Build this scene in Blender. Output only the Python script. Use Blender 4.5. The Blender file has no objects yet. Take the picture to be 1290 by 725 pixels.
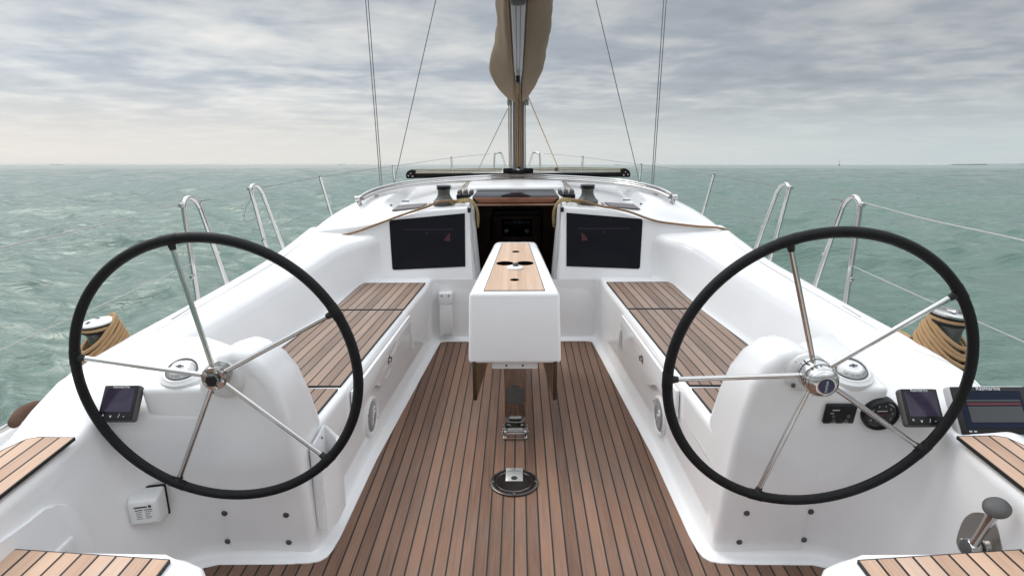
import bpy, bmesh, math, random
import numpy as np
from mathutils import Vector, Matrix
R = math.radians
random.seed(11)
S = bpy.context.scene
C = S.collection
V = Vector

# ------------------------------------------------------------------ camera, boat frame -> world
# Boat frame: X to starboard, Y towards the bow, Z up from the cockpit sole.
def cam_matrix(pos, pitch, yaw, roll):
    return (Matrix.Translation(pos) @ Matrix.Rotation(yaw, 4, 'Z') @ Matrix.Rotation(R(90) - pitch, 4, 'X')
            @ Matrix.Rotation(roll, 4, 'Z'))
CAM_WORLD = cam_matrix(V((0, 0, 2.05)), R(10.97), 0.0, 0.0)
CAM_BOAT = cam_matrix(V((0.02, 0, 1.5)), R(15.55), R(0.65), R(-0.4))
M_BOAT = CAM_WORLD @ CAM_BOAT.inverted()      # the boat rides bow-up and a touch heeled
cd = bpy.data.cameras.new('camera'); co = bpy.data.objects.new('camera', cd); C.objects.link(co)
co.matrix_world = CAM_WORLD
cd.sensor_width = 36; cd.lens = 36 * 800 / 1290; cd.clip_start = 0.02; cd.clip_end = 80000
S.camera = co

# ------------------------------------------------------------------ materials
def nodes(name):
    m = bpy.data.materials.new(name); m.use_nodes = True
    nt = m.node_tree; return m, nt, nt.nodes['Principled BSDF']
def N(nt, typ, **kw):
    n = nt.nodes.new(typ)
    for k, v in kw.items():
        if k in n.inputs.keys() if isinstance(k, str) else False: n.inputs[k].default_value = v
        else: setattr(n, k, v)
    return n
def L(nt, a, b): nt.links.new(a, b)
def ramp(nt, fac, stops):
    r = nt.nodes.new('ShaderNodeValToRGB'); e = r.color_ramp.elements
    while len(e) < len(stops): e.new(0.5)
    for i, (p, c) in enumerate(stops): e[i].position = p; e[i].color = (c[0], c[1], c[2], 1)
    L(nt, fac, r.inputs[0]); return r.outputs[0]
def mth(nt, op, a, b=None):
    n = nt.nodes.new('ShaderNodeMath'); n.operation = op
    for i, x in enumerate((a, b)):
        if x is None: continue
        if isinstance(x, (int, float)): n.inputs[i].default_value = x
        else: L(nt, x, n.inputs[i])
    return n.outputs[0]
def simple(name, col, rough=0.5, metal=0.0, noise=0.0, nscale=30, bump=0.0, bscale=200, spec=0.5, coat=0.0):
    m, nt, p = nodes(name)
    p.inputs['Base Color'].default_value = (*col, 1); p.inputs['Roughness'].default_value = rough
    p.inputs['Metallic'].default_value = metal; p.inputs['Specular IOR Level'].default_value = spec
    p.inputs['Coat Weight'].default_value = coat; p.inputs['Coat Roughness'].default_value = 0.08
    tc = nt.nodes.new('ShaderNodeTexCoord')
    if noise:
        n = N(nt, 'ShaderNodeTexNoise'); n.inputs['Scale'].default_value = nscale; n.inputs['Detail'].default_value = 5
        L(nt, tc.outputs['Object'], n.inputs['Vector'])
        c = ramp(nt, n.outputs[0], [(0.3, [x * (1 - noise) for x in col]), (0.7, [min(1, x * (1 + noise)) for x in col])])
        L(nt, c, p.inputs['Base Color'])
        rr = nt.nodes.new('ShaderNodeMapRange'); rr.inputs['To Min'].default_value = rough * 0.75; rr.inputs['To Max'].default_value = rough * 1.3
        L(nt, n.outputs[0], rr.inputs[0]); L(nt, rr.outputs[0], p.inputs['Roughness'])
    if bump:
        n2 = N(nt, 'ShaderNodeTexNoise'); n2.inputs['Scale'].default_value = bscale; n2.inputs['Detail'].default_value = 3
        L(nt, tc.outputs['Object'], n2.inputs['Vector'])
        b = nt.nodes.new('ShaderNodeBump'); b.inputs['Strength'].default_value = bump; b.inputs['Distance'].default_value = 0.002
        L(nt, n2.outputs[0], b.inputs['Height']); L(nt, b.outputs[0], p.inputs['Normal'])
    return m
def teak(name, dark, light, pitch=0.046, caulk=0.0062, grey=0.0):
    """planks run along UV v; u is metres across the planks"""
    m, nt, p = nodes(name)
    uv = nt.nodes.new('ShaderNodeUVMap'); uv.uv_map = 'UVMap'
    sp = nt.nodes.new('ShaderNodeSeparateXYZ'); L(nt, uv.outputs[0], sp.inputs[0])
    u = mth(nt, 'DIVIDE', sp.outputs[0], pitch)
    fr = mth(nt, 'FRACT', u); idx = mth(nt, 'FLOOR', u)
    ed = mth(nt, 'ABSOLUTE', mth(nt, 'SUBTRACT', fr, 0.5))
    line = mth(nt, 'GREATER_THAN', ed, 0.5 - caulk / pitch / 2)
    soft = nt.nodes.new('ShaderNodeMapRange'); soft.inputs[1].default_value = 0.5 - caulk / pitch * 1.3; soft.inputs[2].default_value = 0.5 - caulk / pitch / 2
    L(nt, ed, soft.inputs[0])
    wn = nt.nodes.new('ShaderNodeTexWhiteNoise'); wn.noise_dimensions = '1D'; L(nt, idx, wn.inputs['W'])
    cv = nt.nodes.new('ShaderNodeCombineXYZ')
    L(nt, mth(nt, 'MULTIPLY', sp.outputs[0], 260), cv.inputs[0]); L(nt, mth(nt, 'MULTIPLY', sp.outputs[1], 5.0), cv.inputs[1])
    L(nt, mth(nt, 'MULTIPLY', idx, 7.31), cv.inputs[2])
    g = N(nt, 'ShaderNodeTexNoise'); g.inputs['Scale'].default_value = 1.0; g.inputs['Detail'].default_value = 6; g.inputs['Roughness'].default_value = 0.65
    g.inputs['Distortion'].default_value = 0.5; L(nt, cv.outputs[0], g.inputs['Vector'])
    cv2 = nt.nodes.new('ShaderNodeCombineXYZ')
    L(nt, mth(nt, 'MULTIPLY', sp.outputs[0], 9), cv2.inputs[0]); L(nt, mth(nt, 'MULTIPLY', sp.outputs[1], 2.2), cv2.inputs[1])
    L(nt, mth(nt, 'MULTIPLY', idx, 3.7), cv2.inputs[2])
    g2 = N(nt, 'ShaderNodeTexNoise'); g2.inputs['Scale'].default_value = 1.0; g2.inputs['Detail'].default_value = 5
    L(nt, cv2.outputs[0], g2.inputs['Vector'])
    f = mth(nt, 'ADD', mth(nt, 'MULTIPLY', wn.outputs[0], 0.24), mth(nt, 'ADD', mth(nt, 'MULTIPLY', g.outputs[0], 0.52), mth(nt, 'MULTIPLY', g2.outputs[0], 0.34)))
    col = ramp(nt, f, [(0.28, dark), (0.78, light)])
    n3 = N(nt, 'ShaderNodeTexNoise'); n3.inputs['Scale'].default_value = 2.3; n3.inputs['Detail'].default_value = 6; n3.inputs['Roughness'].default_value = .62; L(nt, uv.outputs[0], n3.inputs['Vector'])
    wear = nt.nodes.new('ShaderNodeMapRange'); wear.inputs[1].default_value = .46; wear.inputs[2].default_value = .68; wear.inputs[3].default_value = 0.0; wear.inputs[4].default_value = .42; L(nt, n3.outputs[0], wear.inputs[0])
    hs = nt.nodes.new('ShaderNodeHueSaturation'); hs.inputs['Saturation'].default_value = .55; hs.inputs['Value'].default_value = .86; L(nt, col, hs.inputs['Color'])
    mw = nt.nodes.new('ShaderNodeMix'); mw.data_type = 'RGBA'; L(nt, wear.outputs[0], mw.inputs[0]); L(nt, col, mw.inputs[6]); L(nt, hs.outputs[0], mw.inputs[7]); col = mw.outputs[2]
    # a few dark plugs and specks
    vo = nt.nodes.new('ShaderNodeTexVoronoi'); vo.inputs['Scale'].default_value = 5.5; L(nt, uv.outputs[0], vo.inputs['Vector'])
    spot = mth(nt, 'LESS_THAN', vo.outputs['Distance'], 0.022)
    mx0 = nt.nodes.new('ShaderNodeMix'); mx0.data_type = 'RGBA'; L(nt, mth(nt, 'MULTIPLY', spot, 0.7), mx0.inputs[0]); L(nt, col, mx0.inputs[6]); mx0.inputs[7].default_value = (0.05, 0.03, 0.02, 1)
    mx = nt.nodes.new('ShaderNodeMix'); mx.data_type = 'RGBA'
    L(nt, line, mx.inputs[0]); L(nt, mx0.outputs[2], mx.inputs[6]); mx.inputs[7].default_value = (0.012, 0.011, 0.011, 1)
    L(nt, mx.outputs[2], p.inputs['Base Color'])
    rg = nt.nodes.new('ShaderNodeMapRange'); rg.inputs[3].default_value = 0.5; rg.inputs[4].default_value = 0.75; L(nt, g2.outputs[0], rg.inputs[0])
    L(nt, rg.outputs[0], p.inputs['Roughness']); p.inputs['Specular IOR Level'].default_value = 0.35
    b = nt.nodes.new('ShaderNodeBump'); b.inputs['Strength'].default_value = 0.35; b.inputs['Distance'].default_value = 0.002
    L(nt, mth(nt, 'SUBTRACT', mth(nt, 'MULTIPLY', g.outputs[0], 0.5), soft.outputs[0]), b.inputs['Height']); L(nt, b.outputs[0], p.inputs['Normal'])
    return m
def rope_mat(name, a, b_, scale=160):
    m, nt, p = nodes(name)
    tc = nt.nodes.new('ShaderNodeUVMap'); tc.uv_map = 'UVMap'
    sp = nt.nodes.new('ShaderNodeSeparateXYZ'); L(nt, tc.outputs[0], sp.inputs[0])
    s = mth(nt, 'SINE', mth(nt, 'ADD', mth(nt, 'MULTIPLY', sp.outputs[1], scale * 3), mth(nt, 'MULTIPLY', sp.outputs[0], 12.566)))
    f = mth(nt, 'ADD', mth(nt, 'MULTIPLY', s, 0.5), 0.5)
    n = N(nt, 'ShaderNodeTexNoise'); n.inputs['Scale'].default_value = 60; o = nt.nodes.new('ShaderNodeTexCoord'); L(nt, o.outputs['Object'], n.inputs['Vector'])
    f2 = mth(nt, 'ADD', mth(nt, 'MULTIPLY', f, 0.6), mth(nt, 'MULTIPLY', n.outputs[0], 0.4))
    L(nt, ramp(nt, f2, [(0.15, a), (0.75, b_)]), p.inputs['Base Color']); p.inputs['Roughness'].default_value = 0.85
    p.inputs['Specular IOR Level'].default_value = 0.2
    b = nt.nodes.new('ShaderNodeBump'); b.inputs['Strength'].default_value = 0.3; b.inputs['Distance'].default_value = 0.001
    L(nt, f, b.inputs['Height']); L(nt, b.outputs[0], p.inputs['Normal'])
    return m

M = {}
M['gel'] = simple('gelcoat', (0.80, 0.795, 0.80), 0.16, noise=0.025, nscale=3.5, bump=0.03, bscale=9)
M['gloss'] = simple('glossy_gelcoat', (0.79, 0.785, 0.79), 0.07, noise=0.012, nscale=2.5)
M['gelmatt'] = simple('nonskid_gelcoat', (0.78, 0.78, 0.78), 0.45, noise=0.02, nscale=6, bump=0.25, bscale=500)
M['plastic'] = simple('white_plastic', (0.74, 0.74, 0.74), 0.35, noise=0.02, nscale=20)
M['greyplastic'] = simple('grey_plastic', (0.5, 0.5, 0.51), 0.4, noise=0.03)
M['steel'] = simple('polished_steel', (0.58, 0.565, 0.55), 0.11, 1.0, noise=0.03, nscale=40)
M['dsteel'] = simple('dark_steel', (0.30, 0.285, 0.275), 0.12, 1.0, noise=0.05, nscale=25)
M['alu'] = simple('anodised_aluminium', (0.30, 0.31, 0.33), 0.42, 0.8, noise=0.06, nscale=20)
M['mastalu'] = simple('mast_aluminium', (0.085, 0.088, 0.095), 0.5, 0.4, noise=0.1, nscale=15)
M['leather'] = simple('black_leather', (0.007, 0.007, 0.008), 0.55, noise=0.3, nscale=45, bump=0.35, bscale=420, spec=0.22)
M['black'] = simple('black_plastic', (0.012, 0.012, 0.013), 0.35, noise=0.1, spec=0.25)
M['rubber'] = simple('black_rubber', (0.012, 0.012, 0.012), 0.7)
M['charcoal'] = simple('charcoal_plastic', (0.075, 0.072, 0.072), 0.5, noise=0.1, nscale=40, bump=0.1)
M['gunmetal'] = simple('gunmetal_winch', (0.085, 0.085, 0.08), 0.42, 0.3, noise=0.1, nscale=30)
M['matt'] = simple('matt_black', (0.012, 0.012, 0.012), 0.9, spec=0.1)
M['hole'] = simple('dark_hole', (0.002, 0.002, 0.002), 0.9, spec=0.0)
M['caulk'] = simple('caulk', (0.012, 0.011, 0.011), 0.6)
M['winglass'] = simple('tinted_acrylic', (0.010, 0.010, 0.014), 0.08, spec=0.12)
M['blue'] = simple('navy_badge', (0.012, 0.03, 0.075), 0.25)
M['ink'] = simple('dark_print', (0.05, 0.05, 0.06), 0.5)
M['white'] = simple('white_print', (0.75, 0.75, 0.75), 0.5)
M['red'] = simple('red_print', (0.11, 0.03, 0.035), 0.4, spec=0.2)
M['screen'] = simple('idle_screen', (0.04, 0.03, 0.055), 0.12, noise=0.25, nscale=25, spec=0.25)
M['screenblue'] = simple('navy_screen', (0.014, 0.019, 0.036), 0.1, spec=0.06)
M['screengrey'] = simple('grey_screen', (0.075, 0.08, 0.082), 0.15, spec=0.08)
M['mahogany'] = simple('mahogany', (0.20, 0.075, 0.035), 0.3, noise=0.25, nscale=14)
M['leafwood'] = simple('varnished_wood', (0.15, 0.075, 0.022), 0.3, noise=0.25, nscale=20)
M['leafedge'] = simple('dark_edge', (0.03, 0.018, 0.009), 0.4, noise=0.2)
M['cabin'] = simple('cabin_wood', (0.12, 0.058, 0.034), 0.4, noise=0.3, nscale=6)
M['anti'] = simple('antifouling', (0.03, 0.035, 0.05), 0.6)
M['sail'] = simple('canvas', (0.205, 0.150, 0.104), 0.85, noise=0.10, nscale=5, bump=0.5, bscale=60, spec=0.15)
M['canvasdark'] = simple('brown_canvas', (0.12, 0.07, 0.05), 0.85, noise=0.2, nscale=30, spec=0.15)
M['wire'] = simple('rigging_wire', (0.22, 0.22, 0.22), 0.4, 0.8)
M['lifewire'] = simple('lifeline_cover', (0.40, 0.40, 0.38), 0.5)
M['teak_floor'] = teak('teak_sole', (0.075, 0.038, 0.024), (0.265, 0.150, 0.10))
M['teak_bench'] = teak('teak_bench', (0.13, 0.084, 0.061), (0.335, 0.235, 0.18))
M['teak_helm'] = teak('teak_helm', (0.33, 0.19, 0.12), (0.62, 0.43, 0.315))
M['table'] = teak('table_laminate', (0.40, 0.26, 0.175), (0.62, 0.45, 0.33), pitch=0.022, caulk=0.0)
M['rope_tan'] = rope_mat('tan_rope', (0.30, 0.185, 0.095), (0.45, 0.29, 0.155), 400)
M['rope_gold'] = rope_mat('fleck_rope', (0.10, 0.07, 0.03), (0.52, 0.40, 0.21), 120)
M['rope_brown'] = rope_mat('brown_rope', (0.12, 0.065, 0.035), (0.38, 0.24, 0.14), 120)
def card_mat():
    m, nt, p = nodes('compass_dome')
    for n in list(nt.nodes):
        if n.type != 'OUTPUT_MATERIAL': nt.nodes.remove(n)
    out = nt.nodes['Material Output']
    t = nt.nodes.new('ShaderNodeBsdfTransparent'); g = nt.nodes.new('ShaderNodeBsdfGlossy'); g.inputs['Roughness'].default_value = 0.03
    mx = nt.nodes.new('ShaderNodeMixShader'); mx.inputs[0].default_value = 0.06
    L(nt, t.outputs[0], mx.inputs[1]); L(nt, g.outputs[0], mx.inputs[2]); L(nt, mx.outputs[0], out.inputs[0])
    return m
M['clear'] = card_mat()

# ------------------------------------------------------------------ mesh helpers
def uvlayer(bm): return bm.loops.layers.uv.get('UVMap') or bm.loops.layers.uv.new('UVMap')
def tube(bm, pts, r, seg=12, closed=False, cap=True):
    pts = [V(p) for p in pts]; n = len(pts)
    rs = r if isinstance(r, (list, tuple)) else [r] * n
    rings = []; prev = None; uvl = uvlayer(bm); dist = [0.0]
    for i in range(1, n): dist.append(dist[-1] + (pts[i] - pts[i - 1]).length)
    for i, p in enumerate(pts):
        if closed: t = pts[(i + 1) % n] - pts[i - 1]
        else: t = pts[min(i + 1, n - 1)] - pts[max(i - 1, 0)]
        if t.length < 1e-9: t = V((0, 0, 1))
        t.normalize()
        if prev is None:
            a = V((0, 0, 1)) if abs(t.z) < 0.9 else V((1, 0, 0))
            x = t.cross(a).normalized()
        else:
            x = prev - t * prev.dot(t)
            if x.length < 1e-6: x = t.orthogonal()
            x.normalize()
        prev = x; y = t.cross(x)
        rings.append([bm.verts.new(p + (x * math.cos(k * 2 * math.pi / seg) + y * math.sin(k * 2 * math.pi / seg)) * rs[i]) for k in range(seg)])
    m = n if closed else n - 1
    for i in range(m):
        a, b = rings[i], rings[(i + 1) % n]
        d0 = dist[i]; d1 = dist[i + 1] if i + 1 < n else dist[i] + (pts[0] - pts[-1]).length
        for k in range(seg):
            k2 = (k + 1) % seg
            try: f = bm.faces.new((a[k], a[k2], b[k2], b[k]))
            except ValueError: continue
            for l, uv in zip(f.loops, ((k / seg, d0), ((k + 1) / seg, d0), ((k + 1) / seg, d1), (k / seg, d1))): l[uvl].uv = uv
    if cap and not closed:
        for rg in (rings[0], rings[-1]):
            try: bm.faces.new(rg)
            except ValueError: pass
    return bm
def spline(pts, n=8, closed=False):
    pts = [V(p) for p in pts]; out = []; m = len(pts)
    for i in range(m if closed else m - 1):
        if closed: p0, p1, p2, p3 = pts[i - 1], pts[i], pts[(i + 1) % m], pts[(i + 2) % m]
        else: p0, p1, p2, p3 = pts[max(i - 1, 0)], pts[i], pts[i + 1], pts[min(i + 2, m - 1)]
        for k in range(n):
            t = k / n
            out.append(0.5 * (2 * p1 + (p2 - p0) * t + (2 * p0 - 5 * p1 + 4 * p2 - p3) * t * t + (3 * p1 - p0 - 3 * p2 + p3) * t ** 3))
    if not closed: out.append(pts[-1])
    return out
def lathe(bm, prof, origin=(0, 0, 0), axis=(0, 0, 1), seg=32, sx=1.0):
    """prof: (radius, height) along axis"""
    o = V(origin); q = V((0, 0, 1)).rotation_difference(V(axis).normalized()).to_matrix()
    rings = []
    for r, h in prof:
        if r < 1e-6: rings.append([bm.verts.new(o + q @ V((0, 0, h)))])
        else: rings.append([bm.verts.new(o + q @ V((r * sx * math.cos(k * 2 * math.pi / seg), r * math.sin(k * 2 * math.pi / seg), h))) for k in range(seg)])
    for a, b in zip(rings, rings[1:]):
        for k in range(seg):
            k2 = (k + 1) % seg
            vs = [a[k % len(a)], a[k2 % len(a)], b[k2 % len(b)], b[k % len(b)]]
            u = []
            for v_ in vs:
                if v_ not in u: u.append(v_)
            if len(u) > 2:
                try: bm.faces.new(u)
                except ValueError: pass
    return bm
def rbox(bm, c, size, bev=0.0, seg=3, rot=None):
    mtx = Matrix.Translation(V(c)) @ (rot.to_4x4() if rot is not None else Matrix.Identity(4)) @ Matrix.Diagonal((*size, 1))
    r = bmesh.ops.create_cube(bm, size=1, matrix=mtx)
    if bev:
        es = list({e for v in r['verts'] for e in v.link_edges})
        bmesh.ops.bevel(bm, geom=es, offset=bev, segments=seg, profile=0.5, affect='EDGES', clamp_overlap=True)
    return bm
def prism(bm, loop, off, bev=0.0, seg=2, top_only=False):
    a = [bm.verts.new(V(p)) for p in loop]; b = [bm.verts.new(V(p) + V(off)) for p in loop]
    n = len(loop); f0 = bm.faces.new(a[::-1]); f1 = bm.faces.new(b)
    sides = [bm.faces.new((a[i], a[(i + 1) % n], b[(i + 1) % n], b[i])) for i in range(n)]
    if bev:
        es = list(f1.edges) if top_only else list({e for f in [f0, f1] + sides for e in f.edges})
        bmesh.ops.bevel(bm, geom=es, offset=bev, segments=seg, profile=0.5, affect='EDGES', clamp_overlap=True)
    return bm
def loft(bm, rows, closed=False, skip=None):
    vs = [[bm.verts.new(V(p)) for p in r] for r in rows]
    for i in range(len(vs) - 1):
        n = len(vs[i])
        for j in range(n if closed else n - 1):
            if skip and skip(i, j): continue
            j2 = (j + 1) % n
            try: bm.faces.new((vs[i][j], vs[i][j2], vs[i + 1][j2], vs[i + 1][j]))
            except ValueError: pass
    return vs
def fil(pts, rad, n=5):
    """round the corners of a 3-D polyline; every call with the same rad pattern gives the same count"""
    pts = [V(p) for p in pts]; out = [pts[0]]
    for i in range(1, len(pts) - 1):
        r = rad[i]
        if not r: out.append(pts[i]); continue
        a = pts[i - 1] - pts[i]; b = pts[i + 1] - pts[i]
        d1 = min(r, a.length * 0.48); d2 = min(r, b.length * 0.48)
        p, q = pts[i] + a.normalized() * d1, pts[i] + b.normalized() * d2
        for k in range(n + 1):
            t = k / n; out.append(p * (1 - t) ** 2 + pts[i] * 2 * t * (1 - t) + q * t * t)
    out.append(pts[-1]); return out
def lerp(a, b, t): return a + (b - a) * t
def itp(xs, ys, x):
    return float(np.interp(x, xs, ys))

BOAT = []
def link(name, bm, mat, base, parent=None, sharp=38, recalc=True, subsurf=0):
    if recalc: bmesh.ops.recalc_face_normals(bm, faces=bm.faces)
    me = bpy.data.meshes.new(name)
    b = V(base)
    for v in bm.verts: v.co -= b
    bm.to_mesh(me); bm.free()
    mats = mat if isinstance(mat, (list, tuple)) else [mat]
    for m in mats: me.materials.append(M[m] if isinstance(m, str) else m)
    for p in me.polygons: p.use_smooth = True
    if sharp and not subsurf: me.set_sharp_from_angle(angle=R(sharp))
    o = bpy.data.objects.new(name, me); C.objects.link(o)
    if subsurf:
        s = o.modifiers.new('smooth', 'SUBSURF'); s.levels = subsurf; s.render_levels = subsurf
    if parent is not None: o.parent = parent
    return o
class Thing:
    def __init__(s, name, label, cat, base, group=None, boat=True):
        s.base = V(base); s.o = bpy.data.objects.new(name, None); s.o.empty_display_size = 0.1; C.objects.link(s.o)
        s.o.location = s.base; tagit(s.o, label, cat, group)
        if boat: BOAT.append(s.o)
    def add(s, name, bm, mat, parent=None, **k):
        return link(name, bm, mat, s.base, parent if parent is not None else s.o, **k)
def tagit(o, label, cat, group=None, kind=None):
    o['label'] = label; o['category'] = cat
    if group: o['group'] = group
    if kind: o['kind'] = kind
def solo(name, bm, mat, label, cat, base, group=None, boat=True, **k):
    o = link(name, bm, mat, base, None, **k); o.location = V(base); tagit(o, label, cat, group)
    if boat: BOAT.append(o)
    return o
B = bmesh.new
def side(s): return 'port' if s < 0 else 'starboard'
def mx(s, p): return V((s * p[0], p[1], p[2]))

def uv_set(bm, fn):
    l = uvlayer(bm)
    for f in bm.faces:
        for lp in f.loops: lp[l].uv = fn(lp.vert.co)
def panel(poly, z, thick, uvf, slope=None):
    """raised teak panel: top face teak, sides dark bedding"""
    bm = B()
    zt = (lambda x, y: z) if slope is None else slope
    lo = [(x, y, zt(x, y)) for x, y in poly]
    prism(bm, lo, (0, 0, thick))
    bm.normal_update()
    for f in bm.faces: f.material_index = 0 if abs(f.normal.z) > 0.7 else 1
    # dark rim round the teak
    top = [f for f in bm.faces if f.normal.z > 0.7 or (abs(f.normal.z) > 0.7 and all(v.co.z > zt(v.co.x, v.co.y) + thick * 0.5 for v in f.verts))]
    r = bmesh.ops.inset_region(bm, faces=top, thickness=0.0045)
    for f in r['faces']: f.material_index = 1
    uv_set(bm, uvf)
    return bm
def arc2(cx, cy, r, a0, a1, n): return [(cx + r * math.cos(R(lerp(a0, a1, k / n))), cy + r * math.sin(R(lerp(a0, a1, k / n)))) for k in range(n + 1)]

# text as a flat mesh: u = reading direction, v = up
def text_bm(bm, s, size, o, u, v, align='CENTER', lift=0.0):
    cu = bpy.data.curves.new('t', 'FONT'); cu.body = s; cu.size = size; cu.align_x = align; cu.align_y = 'CENTER'
    ob = bpy.data.objects.new('t', cu); C.objects.link(ob)
    dg = bpy.context.evaluated_depsgraph_get(); me = bpy.data.meshes.new_from_object(ob.evaluated_get(dg))
    u = V(u).normalized(); v = V(v).normalized(); n = u.cross(v); o = V(o)
    for x in me.vertices: x.co = o + u * x.co.x + v * x.co.y + n * lift
    bm.from_mesh(me); bpy.data.objects.remove(ob); bpy.data.curves.remove(cu); bpy.data.meshes.remove(me)
    return bm

# ================================================================== THE YACHT (moulding, decks, roof, cabin)
Y = Thing('sailing_yacht', 'white sailing yacht whose teak-floored cockpit, benches and cabin roof fill the view', 'sailing yacht', (0, 3, 0))

# floor outline (half), forward centre to aft
def xf(y): return itp([1.9, 2.53, 4.04], [0.641, 0.620, 0.510], y)       # half width of the sole
WALL_B = [(0.76, 1.905), (0.87, 1.902), (1.02, 1.90), (1.10, 1.872), (1.163, 1.80), (1.203, 1.70), (1.226, 1.57), (1.238, 1.40), (1.238, 0.45)]
WALL_T = [(0.76, 1.815), (0.85, 1.81), (1.02, 1.805), (1.13, 1.80), (1.215, 1.785), (1.272, 1.742), (1.276, 1.65), (1.258, 1.40), (1.25, 0.45)]
FL_EDGE = [(0.76, 1.85), (0.85, 1.848), (1.02, 1.846), (1.075, 1.825), (1.122, 1.765), (1.152, 1.675), (1.173, 1.555), (1.183, 1.40), (1.183, 0.45)]
half = [(0.0, 4.04), (0.485, 4.04)] + [(0.505, 4.028)] + [(xf(y), y) for y in (3.9, 3.4, 2.9, 2.53, 2.2, 1.98)] \
    + [(0.646, 1.92), (0.655, 1.885), (0.675, 1.862), (0.71, 1.852)] + FL_EDGE
loop = half + [(-x, y) for x, y in half[:0:-1]]
bm = B(); f = bm.faces.new([bm.verts.new((x, y, 0)) for x, y in loop])
r = bmesh.ops.inset_region(bm, faces=[f], thickness=0.006)
for q in r['faces']: q.material_index = 1
uv_set(bm, lambda c: (c.x + 0.001, c.y))
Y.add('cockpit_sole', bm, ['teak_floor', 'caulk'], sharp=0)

def bench_x(y): return xf(y) + 0.055                                       # bench front
def teak_in(y): return 0.585 + (3.965 - y) * 0.0745
def teak_out(y): return itp([2.0, 2.4, 2.81, 3.37, 3.95], [1.19, 1.15, 1.10, 1.03, 0.995], y)
# white moulded floor tray: cove and walls of the cockpit, one strip per side
for s in (-1, 1):
    bm = B(); rows = []
    path = [((0.0, 4.04), (0.0, 4.095)), ((0.45, 4.04), (0.45, 4.095)), ((0.49, 4.037), (0.525, 4.092)), ((0.512, 4.02), (0.562, 4.06))]
    path += [((xf(y), y), (bench_x(y), y)) for y in (3.9, 3.4, 2.9, 2.53, 2.2, 2.0)]
    path += [((0.646, 1.92), (0.695, 1.95)), ((0.655, 1.885), (0.70, 1.92)), ((0.675, 1.862), (0.705, 1.91)), ((0.71, 1.852), (0.72, 1.905)), ((0.80, 1.849), (0.80, 1.904))]
    for (a, b) in path:
        a3 = V((a[0], a[1], 0.004)); m3 = V((b[0], b[1], 0.006)); t3 = V((b[0], b[1], 0.30 if b[1] < 4.0 else 0.42))
        lip = V((a[0], a[1], -0.02)); rows.append([mx(s, p) for p in [lip] + fil([a3, m3, t3], [0, 0.06, 0], 6)])
    loft(bm, rows)
    Y.add('cockpit_moulding', bm, 'gloss', sharp=50)

# benches
for s in (-1, 1):
    bm = B(); rows = []
    for y in (4.12, 3.97, 3.7, 3.4, 3.0, 2.6, 2.365, 2.1, 1.95):
        x0 = bench_x(y) + 0.004; xt = max(teak_in(y) - 0.028, x0 - 0.012)
        rows.append([mx(s, p) for p in fil([(x0, y, 0.05), (xt, y, 0.428), (teak_out(y) + 0.12, y, 0.423)], [0, 0.035, 0], 6)])
    loft(bm, rows)
    bench = Y.add('cockpit_bench', bm, 'gloss', sharp=50)
    bench['label'] = side(s) + ' bench with slatted teak seat panels'
    for (y0, y1) in ((3.965, 3.392), (3.372, 2.362), (2.335, 2.0)):
        ys = [lerp(y0, y1, k / 6) for k in range(7)]
        poly = [(s * teak_in(y), y) for y in ys] + [(s * teak_out(y), y) for y in ys[::-1]]
        if s < 0: poly = poly[::-1]
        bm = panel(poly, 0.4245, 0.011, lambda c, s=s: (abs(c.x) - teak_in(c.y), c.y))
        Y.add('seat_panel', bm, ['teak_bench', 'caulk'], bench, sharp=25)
    # lid flap hanging over the bench front, with the bulge under the latch
    prof = [(3.385, 0.40), (3.385, 0.315), (3.30, 0.318), (3.12, 0.322), (3.03, 0.315), (2.97, 0.275), (2.92, 0.245), (2.84, 0.238), (2.77, 0.25), (2.70, 0.285), (2.62, 0.29), (2.40, 0.285), (2.385, 0.30), (2.385, 0.40)]
    prof = [(p.x, p.y) for p in spline([(a, b, 0) for a, b in prof], 3)]
    bm = B(); prism(bm, [mx(s, (bench_x(y) - 0.002 - (z - .05) * .02 , y, z)) for y, z in prof], V((-s * 0.014, 0, 0)), 0.006, 3)
    Y.add('locker_flap', bm, 'gloss', bench)
    # recessed finger slot and moulded foot of the flap
    bm = B(); tube(bm, spline([mx(s, p) for p in [(bench_x(3.42) - 0.004, 3.415, 0.335), (bench_x(3.43) - 0.007, 3.43, 0.27), (bench_x(3.45) - 0.005, 3.45, 0.19)]], 6), [0.006 + 0.001 * k for k in range(13)], 10)
    Y.add('moulded_rib', bm, 'gel', bench)
    # latch
    bm = B(); c = mx(s, (bench_x(2.915) - 0.024, 2.915, 0.326)); rbox(bm, c, (0.006, 0.034, 0.042), 0.003, 2)
    lt = Y.add('latch', bm, 'steel', bench)
    bm = B(); lathe(bm, [(0.0, 0.012), (0.008, 0.010), (0.009, 0)], c + V((-s * 0.003, 0, -0.004)), (-s, 0, 0), 16); rbox(bm, c + V((-s * 0.010, 0.0, 0.008)), (0.012, 0.008, 0.022), 0.003, 2)
    Y.add('latch', bm, 'dsteel', bench)

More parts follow.
